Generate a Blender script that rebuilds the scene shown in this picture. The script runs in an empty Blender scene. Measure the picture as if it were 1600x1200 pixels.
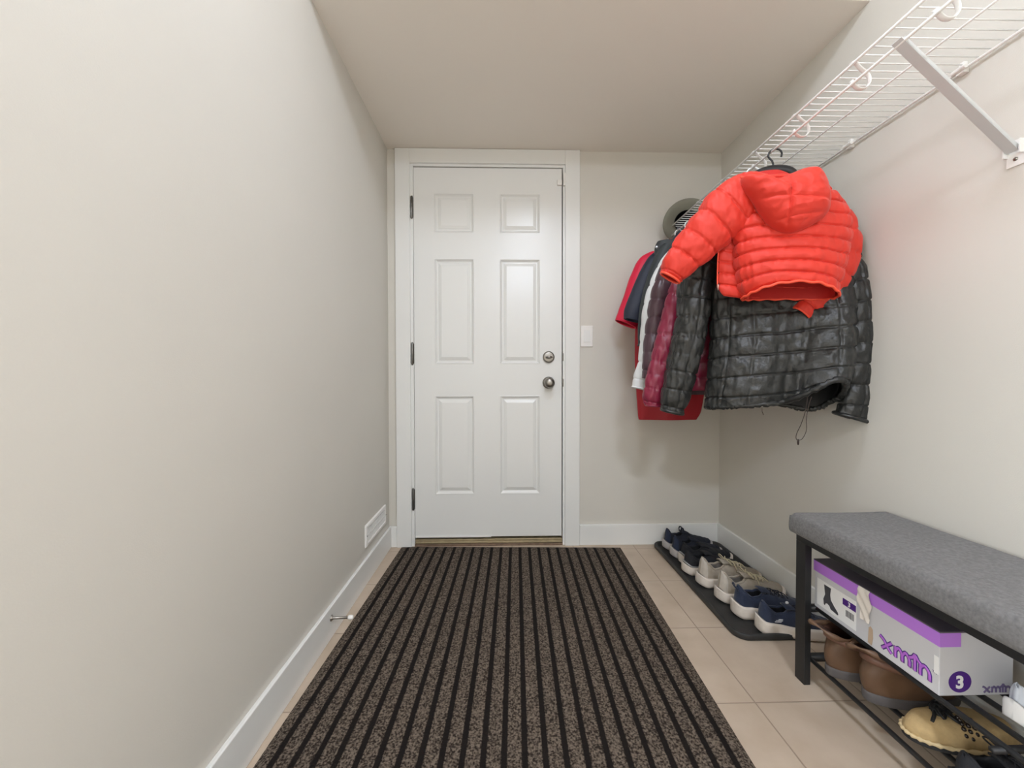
import bpy, bmesh, math, random
from mathutils import Vector, Matrix, noise
random.seed(4)
sc = bpy.context.scene
COL = sc.collection
PI = math.pi
V3 = Vector

# ------------------------------------------------------------------ room numbers
CAM = V3((0, -2.168, .935)); FPX = 612; YAW, PITCH, ROLL = .0236, .0165, .0013
XL, XR, ZC, ZH = -.628, 1.217, 2.18, 2.44
YB = -4.6            # hall end behind the camera
YE = -.88            # front edge of the lowered ceiling
BH, BT = .115, .013  # baseboard

RIGHT = V3((math.cos(YAW), -math.sin(YAW), 0)); FL = V3((math.sin(YAW), math.cos(YAW), 0)); UP0 = V3((0, 0, 1))
FW = FL*math.cos(PITCH) - UP0*math.sin(PITCH); UPC = FL*math.sin(PITCH) + UP0*math.cos(PITCH)
RX = RIGHT*math.cos(ROLL) - UPC*math.sin(ROLL); UX = RIGHT*math.sin(ROLL) + UPC*math.cos(ROLL)

def at(px, py, p0, slope=0.0):
    """world point seen at (px,py) on the vertical plane Y = p0 + slope*(X-.9)"""
    r = FW + RX*((px-800)/FPX) + UX*(-(py-600)/FPX)
    # CAM.y + t r.y = p0 + slope*(CAM.x + t r.x - .9)
    t = (p0 + slope*(CAM.x-.9) - CAM.y)/(r.y - slope*r.x)
    return CAM + r*t

# ------------------------------------------------------------------ materials
def srgb(c):
    return tuple(((v/255)/12.92 if v/255 <= .04045 else ((v/255+.055)/1.055)**2.4) for v in c) + (1,)
def mat(name, rgb, rough=.6, metal=0, bump=0, bscale=200, var=0, vscale=8, sheen=0, coat=0, spec=.5, emis=None, es=0, detail=4, bdist=.002):
    m = bpy.data.materials.new(name); m.use_nodes = True
    nt = m.node_tree; b = nt.nodes['Principled BSDF']
    b.inputs['Base Color'].default_value = srgb(rgb)
    b.inputs['Roughness'].default_value = rough; b.inputs['Metallic'].default_value = metal
    b.inputs['Sheen Weight'].default_value = sheen; b.inputs['Coat Weight'].default_value = coat
    b.inputs['Specular IOR Level'].default_value = spec
    tc = nt.nodes.new('ShaderNodeTexCoord')
    if bump:
        n = nt.nodes.new('ShaderNodeTexNoise'); n.inputs['Scale'].default_value = bscale; n.inputs['Detail'].default_value = detail
        nt.links.new(tc.outputs['Object'], n.inputs['Vector'])
        bp = nt.nodes.new('ShaderNodeBump'); bp.inputs['Strength'].default_value = bump; bp.inputs['Distance'].default_value = bdist
        nt.links.new(n.outputs['Fac'], bp.inputs['Height']); nt.links.new(bp.outputs['Normal'], b.inputs['Normal'])
    if var:
        n = nt.nodes.new('ShaderNodeTexNoise'); n.inputs['Scale'].default_value = vscale; n.inputs['Detail'].default_value = 5
        nt.links.new(tc.outputs['Object'], n.inputs['Vector'])
        r = nt.nodes.new('ShaderNodeValToRGB'); r.color_ramp.elements[0].position = .3; r.color_ramp.elements[1].position = .7
        c = srgb(rgb); r.color_ramp.elements[0].color = tuple(v*(1-var) for v in c[:3])+(1,); r.color_ramp.elements[1].color = tuple(min(1, v*(1+var)) for v in c[:3])+(1,)
        nt.links.new(n.outputs['Fac'], r.inputs['Fac']); nt.links.new(r.outputs['Color'], b.inputs['Base Color'])
    if emis:
        b.inputs['Emission Color'].default_value = srgb(emis); b.inputs['Emission Strength'].default_value = es
    return m

M = {}
M['wall'] = mat('wall_paint', (211, 207, 198), .55, bump=.12, bscale=350, var=.012, vscale=3)
M['ceil'] = mat('ceiling_paint', (236, 229, 220), .8, bump=.12, bscale=300)
M['trim'] = mat('white_trim', (230, 230, 227), .35, bump=.03, bscale=60)
M['door'] = mat('door_paint', (229, 229, 226), .27, bump=.05, bscale=55, bdist=.001)
M['nickel'] = mat('satin_nickel', (150, 146, 140), .28, 1)
M['hinge'] = mat('hinge_steel', (120, 118, 114), .35, 1)
M['black_gap'] = mat('weather_strip', (38, 34, 31), .8)
M['brass'] = mat('threshold_gold', (172, 156, 124), .4, .4, var=.15, vscale=30)
M['wood_sill'] = mat('sill_wood', (120, 98, 80), .6, var=.25, vscale=40)
M['plastic_w'] = mat('white_plastic', (236, 234, 230), .4)
M['wire'] = mat('white_wire_coat', (240, 239, 236), .35)
M['brace'] = mat('brace_paint', (206, 208, 208), .4)
M['blackmetal'] = mat('black_powder_metal', (30, 30, 31), .5, bump=.1, bscale=500)
M['rubber'] = mat('black_rubber', (42, 42, 41), .55, bump=.15, bscale=120, var=.2, vscale=25)
M['hang_b'] = mat('black_hanger', (26, 27, 29), .4)
M['hang_w'] = mat('white_hanger', (240, 242, 242), .35)
M['hang_m'] = mat('mint_hanger', (176, 222, 214), .35)
M['hat'] = mat('olive_hat_felt', (122, 119, 104), .8, bump=.3, bscale=300)
M['hat_in'] = mat('hat_inside', (18, 17, 16), .9)
M['red'] = mat('red_nylon', (214, 48, 30), .58, bump=.3, bscale=42, detail=6, bdist=.004, sheen=.1)
M['red_lin'] = mat('red_lining', (196, 34, 28), .6, bump=.2, bscale=40)
M['red_pipe'] = mat('red_piping', (248, 84, 58), .5)
M['zip'] = mat('zip_metal', (200, 150, 140), .3, .7)
M['blk'] = mat('black_nylon', (37, 38, 37), .36, bump=.75, bscale=30, detail=6, bdist=.007, spec=.5)
M['blk_lin'] = mat('black_lining', (22, 22, 23), .6, bump=.2, bscale=40)
M['cord'] = mat('dark_cord', (52, 38, 32), .6)
M['maroon'] = mat('maroon_nylon', (128, 26, 56), .38, bump=.4, bscale=30, detail=5, bdist=.005)
M['plum'] = mat('plum_nylon', (74, 52, 60), .36, bump=.35, bscale=26, detail=4, bdist=.005)
M['white_c'] = mat('white_coat_shell', (224, 226, 226), .6, bump=.2, bscale=20)
M['navy_c'] = mat('navy_coat_shell', (34, 40, 56), .6, bump=.25, bscale=22)
M['char_c'] = mat('charcoal_coat_shell', (46, 51, 53), .6, bump=.25, bscale=22)
M['crim'] = mat('crimson_coat_shell', (216, 18, 62), .55, bump=.2, bscale=20)
M['crim_d'] = mat('dark_red_coat_shell', (166, 16, 34), .55, bump=.2, bscale=20)
M['fabric'] = mat('grey_woven_upholstery', (112, 111, 111), .95, bump=.6, bscale=420, var=.22, vscale=150, sheen=.1)
M['card'] = mat('box_card_grey', (206, 206, 210), .55)
M['card_end'] = mat('box_card_end', (176, 175, 184), .55)
M['lid'] = mat('box_lid_purple', (186, 124, 222), .45)
M['lidtop'] = mat('box_lid_top', (92, 84, 96), .6)
M['purple'] = mat('dark_purple_ink', (74, 28, 128), .5)
M['lilac'] = mat('lilac_ink', (178, 104, 206), .5)
M['greyink'] = mat('grey_purple_ink', (112, 98, 138), .5)
M['label'] = mat('label_white', (240, 240, 240), .5)
M['ink'] = mat('dark_grey_ink', (70, 70, 76), .6)
M['tape'] = mat('clear_tape', (235, 228, 220), .12, coat=.6, bump=.5, bscale=40, bdist=.004)
M['torn'] = mat('torn_card', (190, 166, 142), .9)
M['leather'] = mat('brown_leather', (100, 75, 56), .45, bump=.35, bscale=30, var=.2, vscale=14)
M['leather_d'] = mat('dark_brown_leather', (72, 48, 38), .5, bump=.2, bscale=40)
M['strap'] = mat('strap_leather', (116, 84, 70), .45)
M['bootsole'] = mat('boot_sole_grey', (84, 80, 80), .7)
M['suede'] = mat('tan_suede', (178, 152, 108), .95, bump=.5, bscale=260, var=.12, vscale=60)
M['fleece'] = mat('cream_stitching', (206, 184, 142), .95, bump=.6, bscale=200)
M['beads'] = mat('dark_beads', (40, 32, 28), .2)
M['navy'] = mat('navy_knit', (33, 43, 66), .85, bump=.5, bscale=380, sheen=.2)
M['navy_d'] = mat('dark_navy_knit', (27, 31, 44), .85, bump=.5, bscale=380)
M['black_k'] = mat('black_knit', (27, 28, 33), .85, bump=.5, bscale=380)
M['shoein'] = mat('dark_shoe_lining', (14, 15, 20), .95)
M['sole_cream'] = mat('cream_sole', (214, 204, 193), .65, bump=.2, bscale=60, var=.06, vscale=30)
M['sole_grey'] = mat('light_grey_sole', (184, 178, 176), .65, var=.06, vscale=30)
M['outsole'] = mat('dark_outsole', (40, 40, 42), .8)
M['greige'] = mat('greige_mesh', (158, 148, 134), .85, bump=.5, bscale=330, var=.1, vscale=40)
M['greige_l'] = mat('pale_heel_overlay', (180, 172, 162), .5, var=.1, vscale=40)
M['greige_in'] = mat('grey_shoe_lining', (112, 106, 100), .95)
M['lace_c'] = mat('cream_lace', (190, 180, 152), .8)
M['silver'] = mat('silver_strip', (170, 172, 176), .3, .6)
M['mark'] = mat('white_logo', (222, 224, 226), .4)
M['pale'] = mat('pale_blue_shoe', (208, 214, 224), .6, bump=.2, bscale=100)
M['glow'] = mat('frosted_dome', (255, 246, 232), .5, emis=(224, 235, 252), es=1)
M['darkvent'] = mat('vent_dark', (60, 56, 53), .8)

def make_floor_mat():
    m = bpy.data.materials.new('beige_floor_tile'); m.use_nodes = True; nt = m.node_tree; b = nt.nodes['Principled BSDF']
    N = nt.nodes.new; L = nt.links.new
    tc = N('ShaderNodeTexCoord'); sx = N('ShaderNodeSeparateXYZ'); L(tc.outputs['Object'], sx.inputs[0])
    def ma(op, a, bb=None, c=None):
        n = N('ShaderNodeMath'); n.operation = op
        for i, v in enumerate((a, bb, c)):
            if v is None: continue
            if isinstance(v, (int, float)): n.inputs[i].default_value = v
            else: L(v, n.inputs[i])
        return n.outputs[0]
    P = .337
    def axis(o, off):
        s = ma('DIVIDE', ma('SUBTRACT', o, off), P)
        f = ma('FRACT', s); d = ma('MINIMUM', f, ma('SUBTRACT', 1, f))
        return ma('FLOOR', s), ma('MULTIPLY', d, P)
    fx, dx = axis(sx.outputs[0], .724); fy, dy = axis(sx.outputs[1], -.400)
    d = ma('MINIMUM', dx, dy)
    mr = N('ShaderNodeMapRange'); L(d, mr.inputs[0]); mr.inputs[1].default_value = .0012; mr.inputs[2].default_value = .0026
    cid = N('ShaderNodeCombineXYZ'); L(fx, cid.inputs[0]); L(fy, cid.inputs[1])
    wn = N('ShaderNodeTexWhiteNoise'); L(cid.outputs[0], wn.inputs['Vector'])
    n1 = N('ShaderNodeTexNoise'); n1.inputs['Scale'].default_value = 9; n1.inputs['Detail'].default_value = 6; L(tc.outputs['Object'], n1.inputs['Vector'])
    rp = N('ShaderNodeValToRGB'); rp.color_ramp.elements[0].position = .3; rp.color_ramp.elements[1].position = .72
    rp.color_ramp.elements[0].color = srgb((184, 166, 146)); rp.color_ramp.elements[1].color = srgb((200, 183, 164)); L(n1.outputs['Fac'], rp.inputs[0])
    hv = N('ShaderNodeHueSaturation'); L(rp.outputs[0], hv.inputs['Color']); L(ma('MULTIPLY_ADD', wn.outputs['Value'], .07, .965), hv.inputs['Value'])
    mx = N('ShaderNodeMix'); mx.data_type = 'RGBA'; L(mr.outputs[0], mx.inputs['Factor']); mx.inputs['A'].default_value = srgb((158, 140, 123)); L(hv.outputs[0], mx.inputs['B'])
    L(mx.outputs['Result'], b.inputs['Base Color']); b.inputs['Roughness'].default_value = .5
    bp = N('ShaderNodeBump'); bp.inputs['Strength'].default_value = .5; bp.inputs['Distance'].default_value = .0015; L(mr.outputs[0], bp.inputs['Height']); L(bp.outputs[0], b.inputs['Normal'])
    return m
def make_mat_mat():
    m = bpy.data.materials.new('striped_carpet'); m.use_nodes = True; nt = m.node_tree; b = nt.nodes['Principled BSDF']
    N = nt.nodes.new; L = nt.links.new
    tc = N('ShaderNodeTexCoord'); sx = N('ShaderNodeSeparateXYZ'); L(tc.outputs['Object'], sx.inputs[0])
    def ma(op, a, bb=None):
        n = N('ShaderNodeMath'); n.operation = op
        for i, v in enumerate((a, bb)):
            if v is None: continue
            if isinstance(v, (int, float)): n.inputs[i].default_value = v
            else: L(v, n.inputs[i])
        return n.outputs[0]
    wob = N('ShaderNodeTexNoise'); wob.inputs['Scale'].default_value = 260; L(tc.outputs['Object'], wob.inputs['Vector'])
    x = ma('ADD', sx.outputs[0], ma('MULTIPLY', ma('SUBTRACT', wob.outputs['Fac'], .5), .005))
    f = ma('FRACT', ma('DIVIDE', ma('ADD', x, 2.0574), .0508))
    tri = ma('ABSOLUTE', ma('SUBTRACT', f, .5))
    mr = N('ShaderNodeMapRange'); L(tri, mr.inputs[0]); mr.inputs[1].default_value = .125; mr.inputs[2].default_value = .175
    n1 = N('ShaderNodeTexNoise'); n1.inputs['Scale'].default_value = 195; n1.inputs['Detail'].default_value = 2; L(tc.outputs['Object'], n1.inputs['Vector'])
    rp = N('ShaderNodeValToRGB'); e = rp.color_ramp.elements; e[0].position = .38; e[0].color = srgb((44, 37, 32)); e[1].position = .64; e[1].color = srgb((119, 107, 95))
    L(n1.outputs['Fac'], rp.inputs[0])
    mx = N('ShaderNodeMix'); mx.data_type = 'RGBA'; L(mr.outputs[0], mx.inputs['Factor']); mx.inputs['A'].default_value = srgb((31, 27, 25)); L(rp.outputs[0], mx.inputs['B'])
    L(mx.outputs['Result'], b.inputs['Base Color']); b.inputs['Roughness'].default_value = .95; b.inputs['Specular IOR Level'].default_value = .1
    h = ma('ADD', mr.outputs[0], ma('MULTIPLY', n1.outputs['Fac'], 1.2))
    bp = N('ShaderNodeBump'); bp.inputs['Strength'].default_value = .8; bp.inputs['Distance'].default_value = .003; L(h, bp.inputs['Height']); L(bp.outputs[0], b.inputs['Normal'])
    return m
M['floor'] = make_floor_mat(); M['mat'] = make_mat_mat()

# ------------------------------------------------------------------ helpers
def thing(name, label, cat, loc=(0, 0, 0), rotz=0, group=None):
    o = bpy.data.objects.new(name, None); COL.objects.link(o); o.empty_display_size = .05
    o.location = loc; o.rotation_euler = (0, 0, rotz); o['label'] = label; o['category'] = cat
    if group: o['group'] = group
    return o
def tag(o, label, cat, group=None):
    o['label'] = label; o['category'] = cat
    if group: o['group'] = group
    return o
def obj(name, bm, m, parent=None, world=False, smooth=True, label=None, bevel=0, origin=None):
    """link bm as one mesh; world=True when vertices are world coordinates under a moved (unrotated) parent"""
    off = None
    if world and parent is not None:
        p, off = parent, V3((0, 0, 0))
        while p is not None: off += V3(p.location); p = p.parent
    if origin is not None: off = V3(origin)
    if off is not None: bmesh.ops.translate(bm, verts=bm.verts, vec=-off)
    me = bpy.data.meshes.new(name); bm.to_mesh(me); bm.free()
    o = bpy.data.objects.new(name, me); COL.objects.link(o)
    for mm in (m if isinstance(m, (list, tuple)) else [m]): me.materials.append(mm)
    if smooth:
        for p in me.polygons: p.use_smooth = True
    if origin is not None: o.location = origin
    if parent is not None: o.parent = parent
    if bevel:
        b = o.modifiers.new('b', 'BEVEL'); b.width = bevel; b.segments = 2; b.limit_method = 'ANGLE'; b.angle_limit = .7
        if smooth:
            pass
    if label: o['label'] = label
    return o
def struct(name, bm, m, parent=None, bevel=0):
    o = obj(name, bm, m, parent, smooth=False, bevel=bevel)
    if parent is None: o['kind'] = 'structure'
    return o
def box(bm, x0, x1, y0, y1, z0, z1, mi=0):
    vs = [bm.verts.new((x, y, z)) for x in (x0, x1) for y in (y0, y1) for z in (z0, z1)]
    for f in ((0, 1, 3, 2), (4, 6, 7, 5), (0, 4, 5, 1), (2, 3, 7, 6), (0, 2, 6, 4), (1, 5, 7, 3)):
        bm.faces.new([vs[i] for i in f]).material_index = mi
    return vs
def BX(*a):
    bm = bmesh.new(); box(bm, *a); bmesh.ops.recalc_face_normals(bm, faces=bm.faces); return bm
def frame_for(t, ref):
    t = t.normalized(); v = ref - t*ref.dot(t)
    if v.length < 1e-4: v = V3((1, 0, 0)) - t*t.x
    v.normalize(); return t.cross(v), v
def tube(bm, pts, r, seg=8, closed=False, mi=0, cap=True, flat=1.0, ref=V3((0, 0, 1))):
    pts = [V3(p) for p in pts]; n = len(pts); rings = []
    rr = r if isinstance(r, (list, tuple)) else [r]*n
    vprev = None
    for i, p in enumerate(pts):
        a = pts[(i-1) % n] if (closed or i > 0) else p; b = pts[(i+1) % n] if (closed or i < n-1) else p
        t = (b-a)
        if vprev is None: u, v = frame_for(t, ref)
        else: u, v = frame_for(t, vprev)
        vprev = v
        rings.append([bm.verts.new(p + u*(rr[i]*math.cos(k*2*PI/seg)) + v*(rr[i]*flat*math.sin(k*2*PI/seg))) for k in range(seg)])
    for i in range(n if closed else n-1):
        A, B = rings[i], rings[(i+1) % n]
        for k in range(seg): bm.faces.new((A[k], A[(k+1) % seg], B[(k+1) % seg], B[k])).material_index = mi
    if cap and not closed:
        bm.faces.new(rings[0][::-1]).material_index = mi; bm.faces.new(rings[-1]).material_index = mi
    return rings
def TB(pts, r, **k):
    bm = bmesh.new(); tube(bm, pts, r, **k); bmesh.ops.recalc_face_normals(bm, faces=bm.faces); return bm
def cr(ps, t):
    """Catmull-Rom through list ps, t in 0..1 (floats or Vectors)"""
    n = len(ps)-1; s = min(max(t, 0), 1)*n; i = min(int(s), n-1); f = s-i
    p0, p1, p2, p3 = ps[max(i-1, 0)], ps[i], ps[i+1], ps[min(i+2, n)]
    return p1*1.0 + (p2-p0)*(.5*f) + (p0*2 - p1*5 + p2*4 - p3)*(.5*f*f) + (p1*3 - p0 - p2*3 + p3)*(.5*f*f*f)
def curve_pts(ps, n): ps = [V3(p) for p in ps]; return [cr(ps, i/(n-1)) for i in range(n)]
def lathe(bm, c, axis, prof, seg=24, mi=0):
    c = V3(c); a = V3(axis).normalized(); u, v = frame_for(a, V3((0, 0, 1)) if abs(a.z) < .9 else V3((1, 0, 0)))
    rings = []
    for r, h in prof:
        rings.append([bm.verts.new(c + a*h + u*(r*math.cos(k*2*PI/seg)) + v*(r*math.sin(k*2*PI/seg))) for k in range(seg)])
    for A, B in zip(rings, rings[1:]):
        for k in range(seg): bm.faces.new((A[k], A[(k+1) % seg], B[(k+1) % seg], B[k])).material_index = mi
    bm.faces.new(rings[0][::-1]); bm.faces.new(rings[-1])
def LT(c, axis, prof, seg=24):
    bm = bmesh.new(); lathe(bm, c, axis, prof, seg); bmesh.ops.remove_doubles(bm, verts=bm.verts, dist=1e-6); bmesh.ops.recalc_face_normals(bm, faces=bm.faces); return bm

def loft(rings, nA, nL, disp=None, ex=2.0, warp=None, capA=False, capB=False, t0=0.0, t1=1.0, scale=1.0, flip=False):
    """rings: (C,U,V) keyed sections; disp(s, th, xl, P, t) -> outward offset in metres"""
    Cs, Us, Vs = [V3(r[0]) for r in rings], [V3(r[1]) for r in rings], [V3(r[2]) for r in rings]
    bm = bmesh.new(); rows = []; s = 0; prev = None
    for i in range(nL+1):
        t = t0 + (t1-t0)*i/nL
        C, U, Vv = cr(Cs, t), cr(Us, t)*scale, cr(Vs, t)*scale
        if prev is not None: s += (C-prev).length
        prev = C; a, b = max(U.length, 1e-5), max(Vv.length, 1e-5); row = []
        for k in range(nA):
            th = 2*PI*k/nA; c, sn = math.cos(th), math.sin(th)
            cc = math.copysign(abs(c)**(2/ex), c); ss = math.copysign(abs(sn)**(2/ex), sn)
            P = C + U*cc + Vv*ss
            N = U*(c/(a*a)) + Vv*(sn/(b*b)); N.normalize()
            if disp: P = P + N*disp(s, th, a*cc, P, t)
            if warp: P = warp(P, th, t)
            row.append(bm.verts.new(P))
        rows.append(row)
    for A, B in zip(rows, rows[1:]):
        for k in range(nA): bm.faces.new((A[k], A[(k+1) % nA], B[(k+1) % nA], B[k]))
    if capA: bm.faces.new(rows[0][::-1])
    if capB: bm.faces.new(rows[-1])
    bmesh.ops.recalc_face_normals(bm, faces=bm.faces)
    if flip: bmesh.ops.reverse_faces(bm, faces=bm.faces)
    return bm
def sleeve_rings(pts, radii, ref=V3((0, -1, 0))):
    pts = [V3(p) for p in pts]; out = []
    for i, p in enumerate(pts):
        t = pts[min(i+1, len(pts)-1)] - pts[max(i-1, 0)]
        u, v = frame_for(t, ref); ra, rb = radii[i] if isinstance(radii[i], tuple) else (radii[i], radii[i]*.75)
        out.append((p, u*ra, v*rb))
    return out
def nz(P, f, fx=1, fz=1, seed=0): return noise.noise(V3((P.x*f*fx+seed, P.y*f+seed*.7, P.z*f*fz-seed)))
def pillow(s, p, e=.5): return abs(math.sin(PI*s/p))**e

# ================================================================== SETTING
def make_room():
    struct('floor', BX(-3.2, XR+.12, YB-.1, .35, -.06, 0), M['floor'])
    struct('wall_left', BX(XL-.1, XL, -2.25, .0, 0, ZH), M['wall'])
    struct('wall_right', BX(XR, XR+.1, YB, .0, 0, ZH), M['wall'])
    struct('wall_rear', BX(-3.1, XR+.1, YB-.1, YB, 0, ZH), M['wall'])
    struct('wall_hall', BX(-3.0, XL-.1, -2.25, -2.15, 0, ZH), M['wall'])
    bm = bmesh.new(); box(bm, -3.1, -3.0, YB, -2.15, 0, .7); box(bm, -3.1, -3.0, YB, -2.15, 2.2, ZH); box(bm, -3.1, -3.0, YB, -4.35, .7, 2.2); box(bm, -3.1, -3.0, -2.75, -2.15, .7, 2.2)
    struct('wall_added_window', bm, M['wall'])  # unseen hall wall, its opening made for the added fill light
    bm = bmesh.new()
    for a in ((-4.35, -4.30, .7, 2.2), (-2.80, -2.75, .7, 2.2), (-4.35, -2.75, .7, .75), (-4.35, -2.75, 2.15, 2.2), (-3.57, -3.53, .7, 2.2)): box(bm, -3.08, -3.03, *a)
    struct('added_window_1', bm, M['trim'])  # made-up window out of view, added to hold the fill light
    bm = bmesh.new(); x0, x1, zt = DX0-.022, DX1+.022, DZ1+.022
    box(bm, XL-.1, x0, 0, .12, 0, ZH); box(bm, x1, XR+.1, 0, .12, 0, ZH); box(bm, x0, x1, 0, .12, zt, ZH)
    struct('wall_back', bm, M['wall'])
    bm = bmesh.new(); box(bm, -3.1, XR+.1, YB-.1, .12, ZH, ZH+.08); box(bm, XL, XR, YE, 0, ZC, ZH)
    struct('ceiling', bm, M['ceil'])
    # baseboards
    struct('baseboard_left', BX(XL, XL+BT, -2.25, 0, 0, BH), M['trim'], bevel=.003)
    struct('baseboard_right', BX(XR-BT, XR, YB, 0, 0, BH), M['trim'], bevel=.003)
    bm = bmesh.new(); box(bm, XL+BT, DX0-.098, -BT, 0, 0, BH); box(bm, DX1+.099, XR-BT, -BT, 0, 0, BH)
    struct('baseboard_back', bm, M['trim'], bevel=.003)
DX0, DX1, DZ0, DZ1 = -.486, .327, .051, 2.083
make_room()

# door casing and jamb
bm = bmesh.new(); cw = .018
box(bm, DX0-.097, DX0-cw, -.016, 0, 0, ZC-.002); box(bm, DX1+cw, DX1+.098, -.016, 0, 0, ZC-.002); box(bm, DX0-cw, DX1+cw, -.016, 0, DZ1+cw, ZC-.002)
struct('trim_1', bm, M['trim'], bevel=.002)
bm = bmesh.new()   # jamb boards lining the opening, with the stop behind the slab
box(bm, DX0-.021, DX0-.002, -.003, .12, 0, DZ1+.02); box(bm, DX1+.006, DX1+.021, -.003, .12, 0, DZ1+.02); box(bm, DX0-.002, DX1+.006, -.003, .12, DZ1+.005, DZ1+.02)
struct('trim_2', bm, M['trim'], bevel=.0015)
struct('trim_3', BX(DX0-.002, DX1+.006, .047, .06, 0, DZ1+.005), M['black_gap'])

# door
def make_door():
    root = bpy.data.objects.new('door_1', None); COL.objects.link(root); root.location = (DX0, 0, DZ0)
    root['kind'] = 'structure'
    panels = [(-.373, -.157, 1.731, 1.944), (-.018, .206, 1.731, 1.944), (-.373, -.157, 1.010, 1.587), (-.018, .206, 1.010, 1.587), (-.375, -.157, .287, .834), (-.016, .209, .287, .834)]
    panels = [(-.374, -.157, a[2], a[3]) if a[0] < -.2 else (-.016, .207, a[2], a[3]) for a in panels]
    xs = sorted({DX0, DX1, -.374, -.157, -.016, .207}); zs = sorted({DZ0, DZ1, 1.731, 1.944, 1.010, 1.587, .287, .834})
    bm = bmesh.new(); y = .001
    def quad(x0, x1, z0, z1, yy=y): bm.faces.new([bm.verts.new(p) for p in ((x0, yy, z0), (x1, yy, z0), (x1, yy, z1), (x0, yy, z1))])
    for i in range(len(xs)-1):
        for j in range(len(zs)-1):
            cx, cz = (xs[i]+xs[i+1])/2, (zs[j]+zs[j+1])/2
            if any(a < cx < b and c < cz < d for a, b, c, d in panels): continue
            quad(xs[i], xs[i+1], zs[j], zs[j+1])
    # sides and back
    yb = .045
    for pts in (((DX0, y, DZ0), (DX0, yb, DZ0), (DX0, yb, DZ1), (DX0, y, DZ1)), ((DX1, y, DZ0), (DX1, yb, DZ0), (DX1, yb, DZ1), (DX1, y, DZ1)),
                ((DX0, y, DZ1), (DX1, y, DZ1), (DX1, yb, DZ1), (DX0, yb, DZ1)), ((DX0, y, DZ0), (DX1, y, DZ0), (DX1, yb, DZ0), (DX0, yb, DZ0)),
                ((DX0, yb, DZ0), (DX1, yb, DZ0), (DX1, yb, DZ1), (DX0, yb, DZ1))):
        bm.faces.new([bm.verts.new(p) for p in pts])
    bmesh.ops.remove_doubles(bm, verts=bm.verts, dist=1e-5); bmesh.ops.recalc_face_normals(bm, faces=bm.faces)
    obj('door_slab', bm, M['door'], root, world=True, smooth=False)
    prof = [(0, 0), (.003, -.0015), (.006, .001), (.012, .008), (.016, .010), (.021, .010), (.0235, .007), (.036, .0015), (.038, .0005)]
    for a in panels:
        bm = bmesh.new(); rings = []
        for ins, d in prof:
            rings.append([bm.verts.new(p) for p in ((a[0]+ins, y+d, a[2]+ins), (a[1]-ins, y+d, a[2]+ins), (a[1]-ins, y+d, a[3]-ins), (a[0]+ins, y+d, a[3]-ins))])
        for A, B in zip(rings, rings[1:]):
            for k in range(4): bm.faces.new((A[k], A[(k+1) % 4], B[(k+1) % 4], B[k]))
        bm.faces.new(rings[-1]); bmesh.ops.recalc_face_normals(bm, faces=bm.faces)
        if sum(f.normal.y*f.calc_area() for f in bm.faces) > 0: bmesh.ops.reverse_faces(bm, faces=bm.faces)
        obj('door_panel', bm, M['door'], root, world=True, smooth=False)
    for z0, z1 in ((1.806, 1.922), (1.009, 1.125), (.206, .322)):
        bm = bmesh.new(); X = DX0-.009
        lathe(bm, (X, -.006, z0), (0, 0, 1), [(.0, -.006), (.004, -.003), (.0065, .001), (.0065, z1-z0-.001), (.004, z1-z0+.003), (0, z1-z0+.005)], 12)
        box(bm, X-.007, X+.008, -.0035, .001, z0+.004, z1-.004)
        bmesh.ops.recalc_face_normals(bm, faces=bm.faces)
        obj('hinge', bm, M['hinge'], root, world=True)
    db = obj('deadbolt', LT((.254, 0, 1.048), (0, -1, 0), [(0, 0), (.033, 0), (.033, .004), (.031, .010), (.027, .014), (.024, .0145), (0, .0145)], 32), M['nickel'], root, world=True)
    bm = bmesh.new(); tube(bm, [(.234, -.024, 1.046), (.24, -.026, 1.046), (.254, -.028, 1.046), (.268, -.026, 1.046), (.274, -.024, 1.046)], [.002, .006, .008, .006, .002], seg=10)
    tube(bm, [(.254, -.012, 1.046), (.254, -.026, 1.046)], .006)
    obj('thumb_turn', bm, M['nickel'], db, world=True)
    kn = obj('door_knob', LT((.254, 0, .906), (0, -1, 0), [(0, .03), (.014, .03), (.016, .034), (.022, .037), (.027, .044), (.0285, .052), (.026, .060), (.020, .066), (.010, .069), (0, .0695)], 32), M['nickel'], root, world=True)
    obj('knob_rose', LT((.254, 0, .906), (0, -1, 0), [(0, 0), (.034, 0), (.034, .003), (.031, .008), (.024, .011), (.013, .013), (.012, .034), (0, .034)], 32), M['nickel'], kn, world=True)
    for z in (1.048, .906):
        obj('strike_plate', BX(DX1+.003, DX1+.0105, -.0045, .004, z-.022, z+.022), M['hinge'], root, world=True, smooth=False)
    bm = BX(DX0+.002, DX0+.42, -.004, .001, DZ0-.002, DZ0+.006)
    obj('door_sweep', bm, M['plastic_w'], root, world=True, smooth=False)
    return root
make_door()
# threshold
t = thing('door_threshold', 'worn gold metal threshold on a wooden sill under the white door', 'threshold', (0, .02, 0))
obj('sill', BX(DX0-.002, DX1+.006, -.006, .12, 0, .012), M['wood_sill'], t, world=True, smooth=False, bevel=.002)
bm = bmesh.new(); box(bm, DX0, DX1+.004, .004, .1, .012, .036); box(bm, DX0, DX1+.004, -.002, .003, .014, .024)
obj('metal_plate', bm, M['brass'], t, world=True, smooth=False, bevel=.002)
# alarm contact
t = thing('door_contact_sensor', 'small white two-piece contact sensor at upper right door corner', 'sensor', (DX1+.002, -.01, 2.02))
obj('sensor_body', BX(DX1+.006, DX1+.018, -.02, -.0035, 1.985, 2.055), M['plastic_w'], t, world=True, smooth=False, bevel=.003)
obj('magnet', BX(DX1-.026, DX1+.0, -.012, .0005, 1.99, 2.02), M['plastic_w'], t, world=True, smooth=False, bevel=.003)
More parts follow.
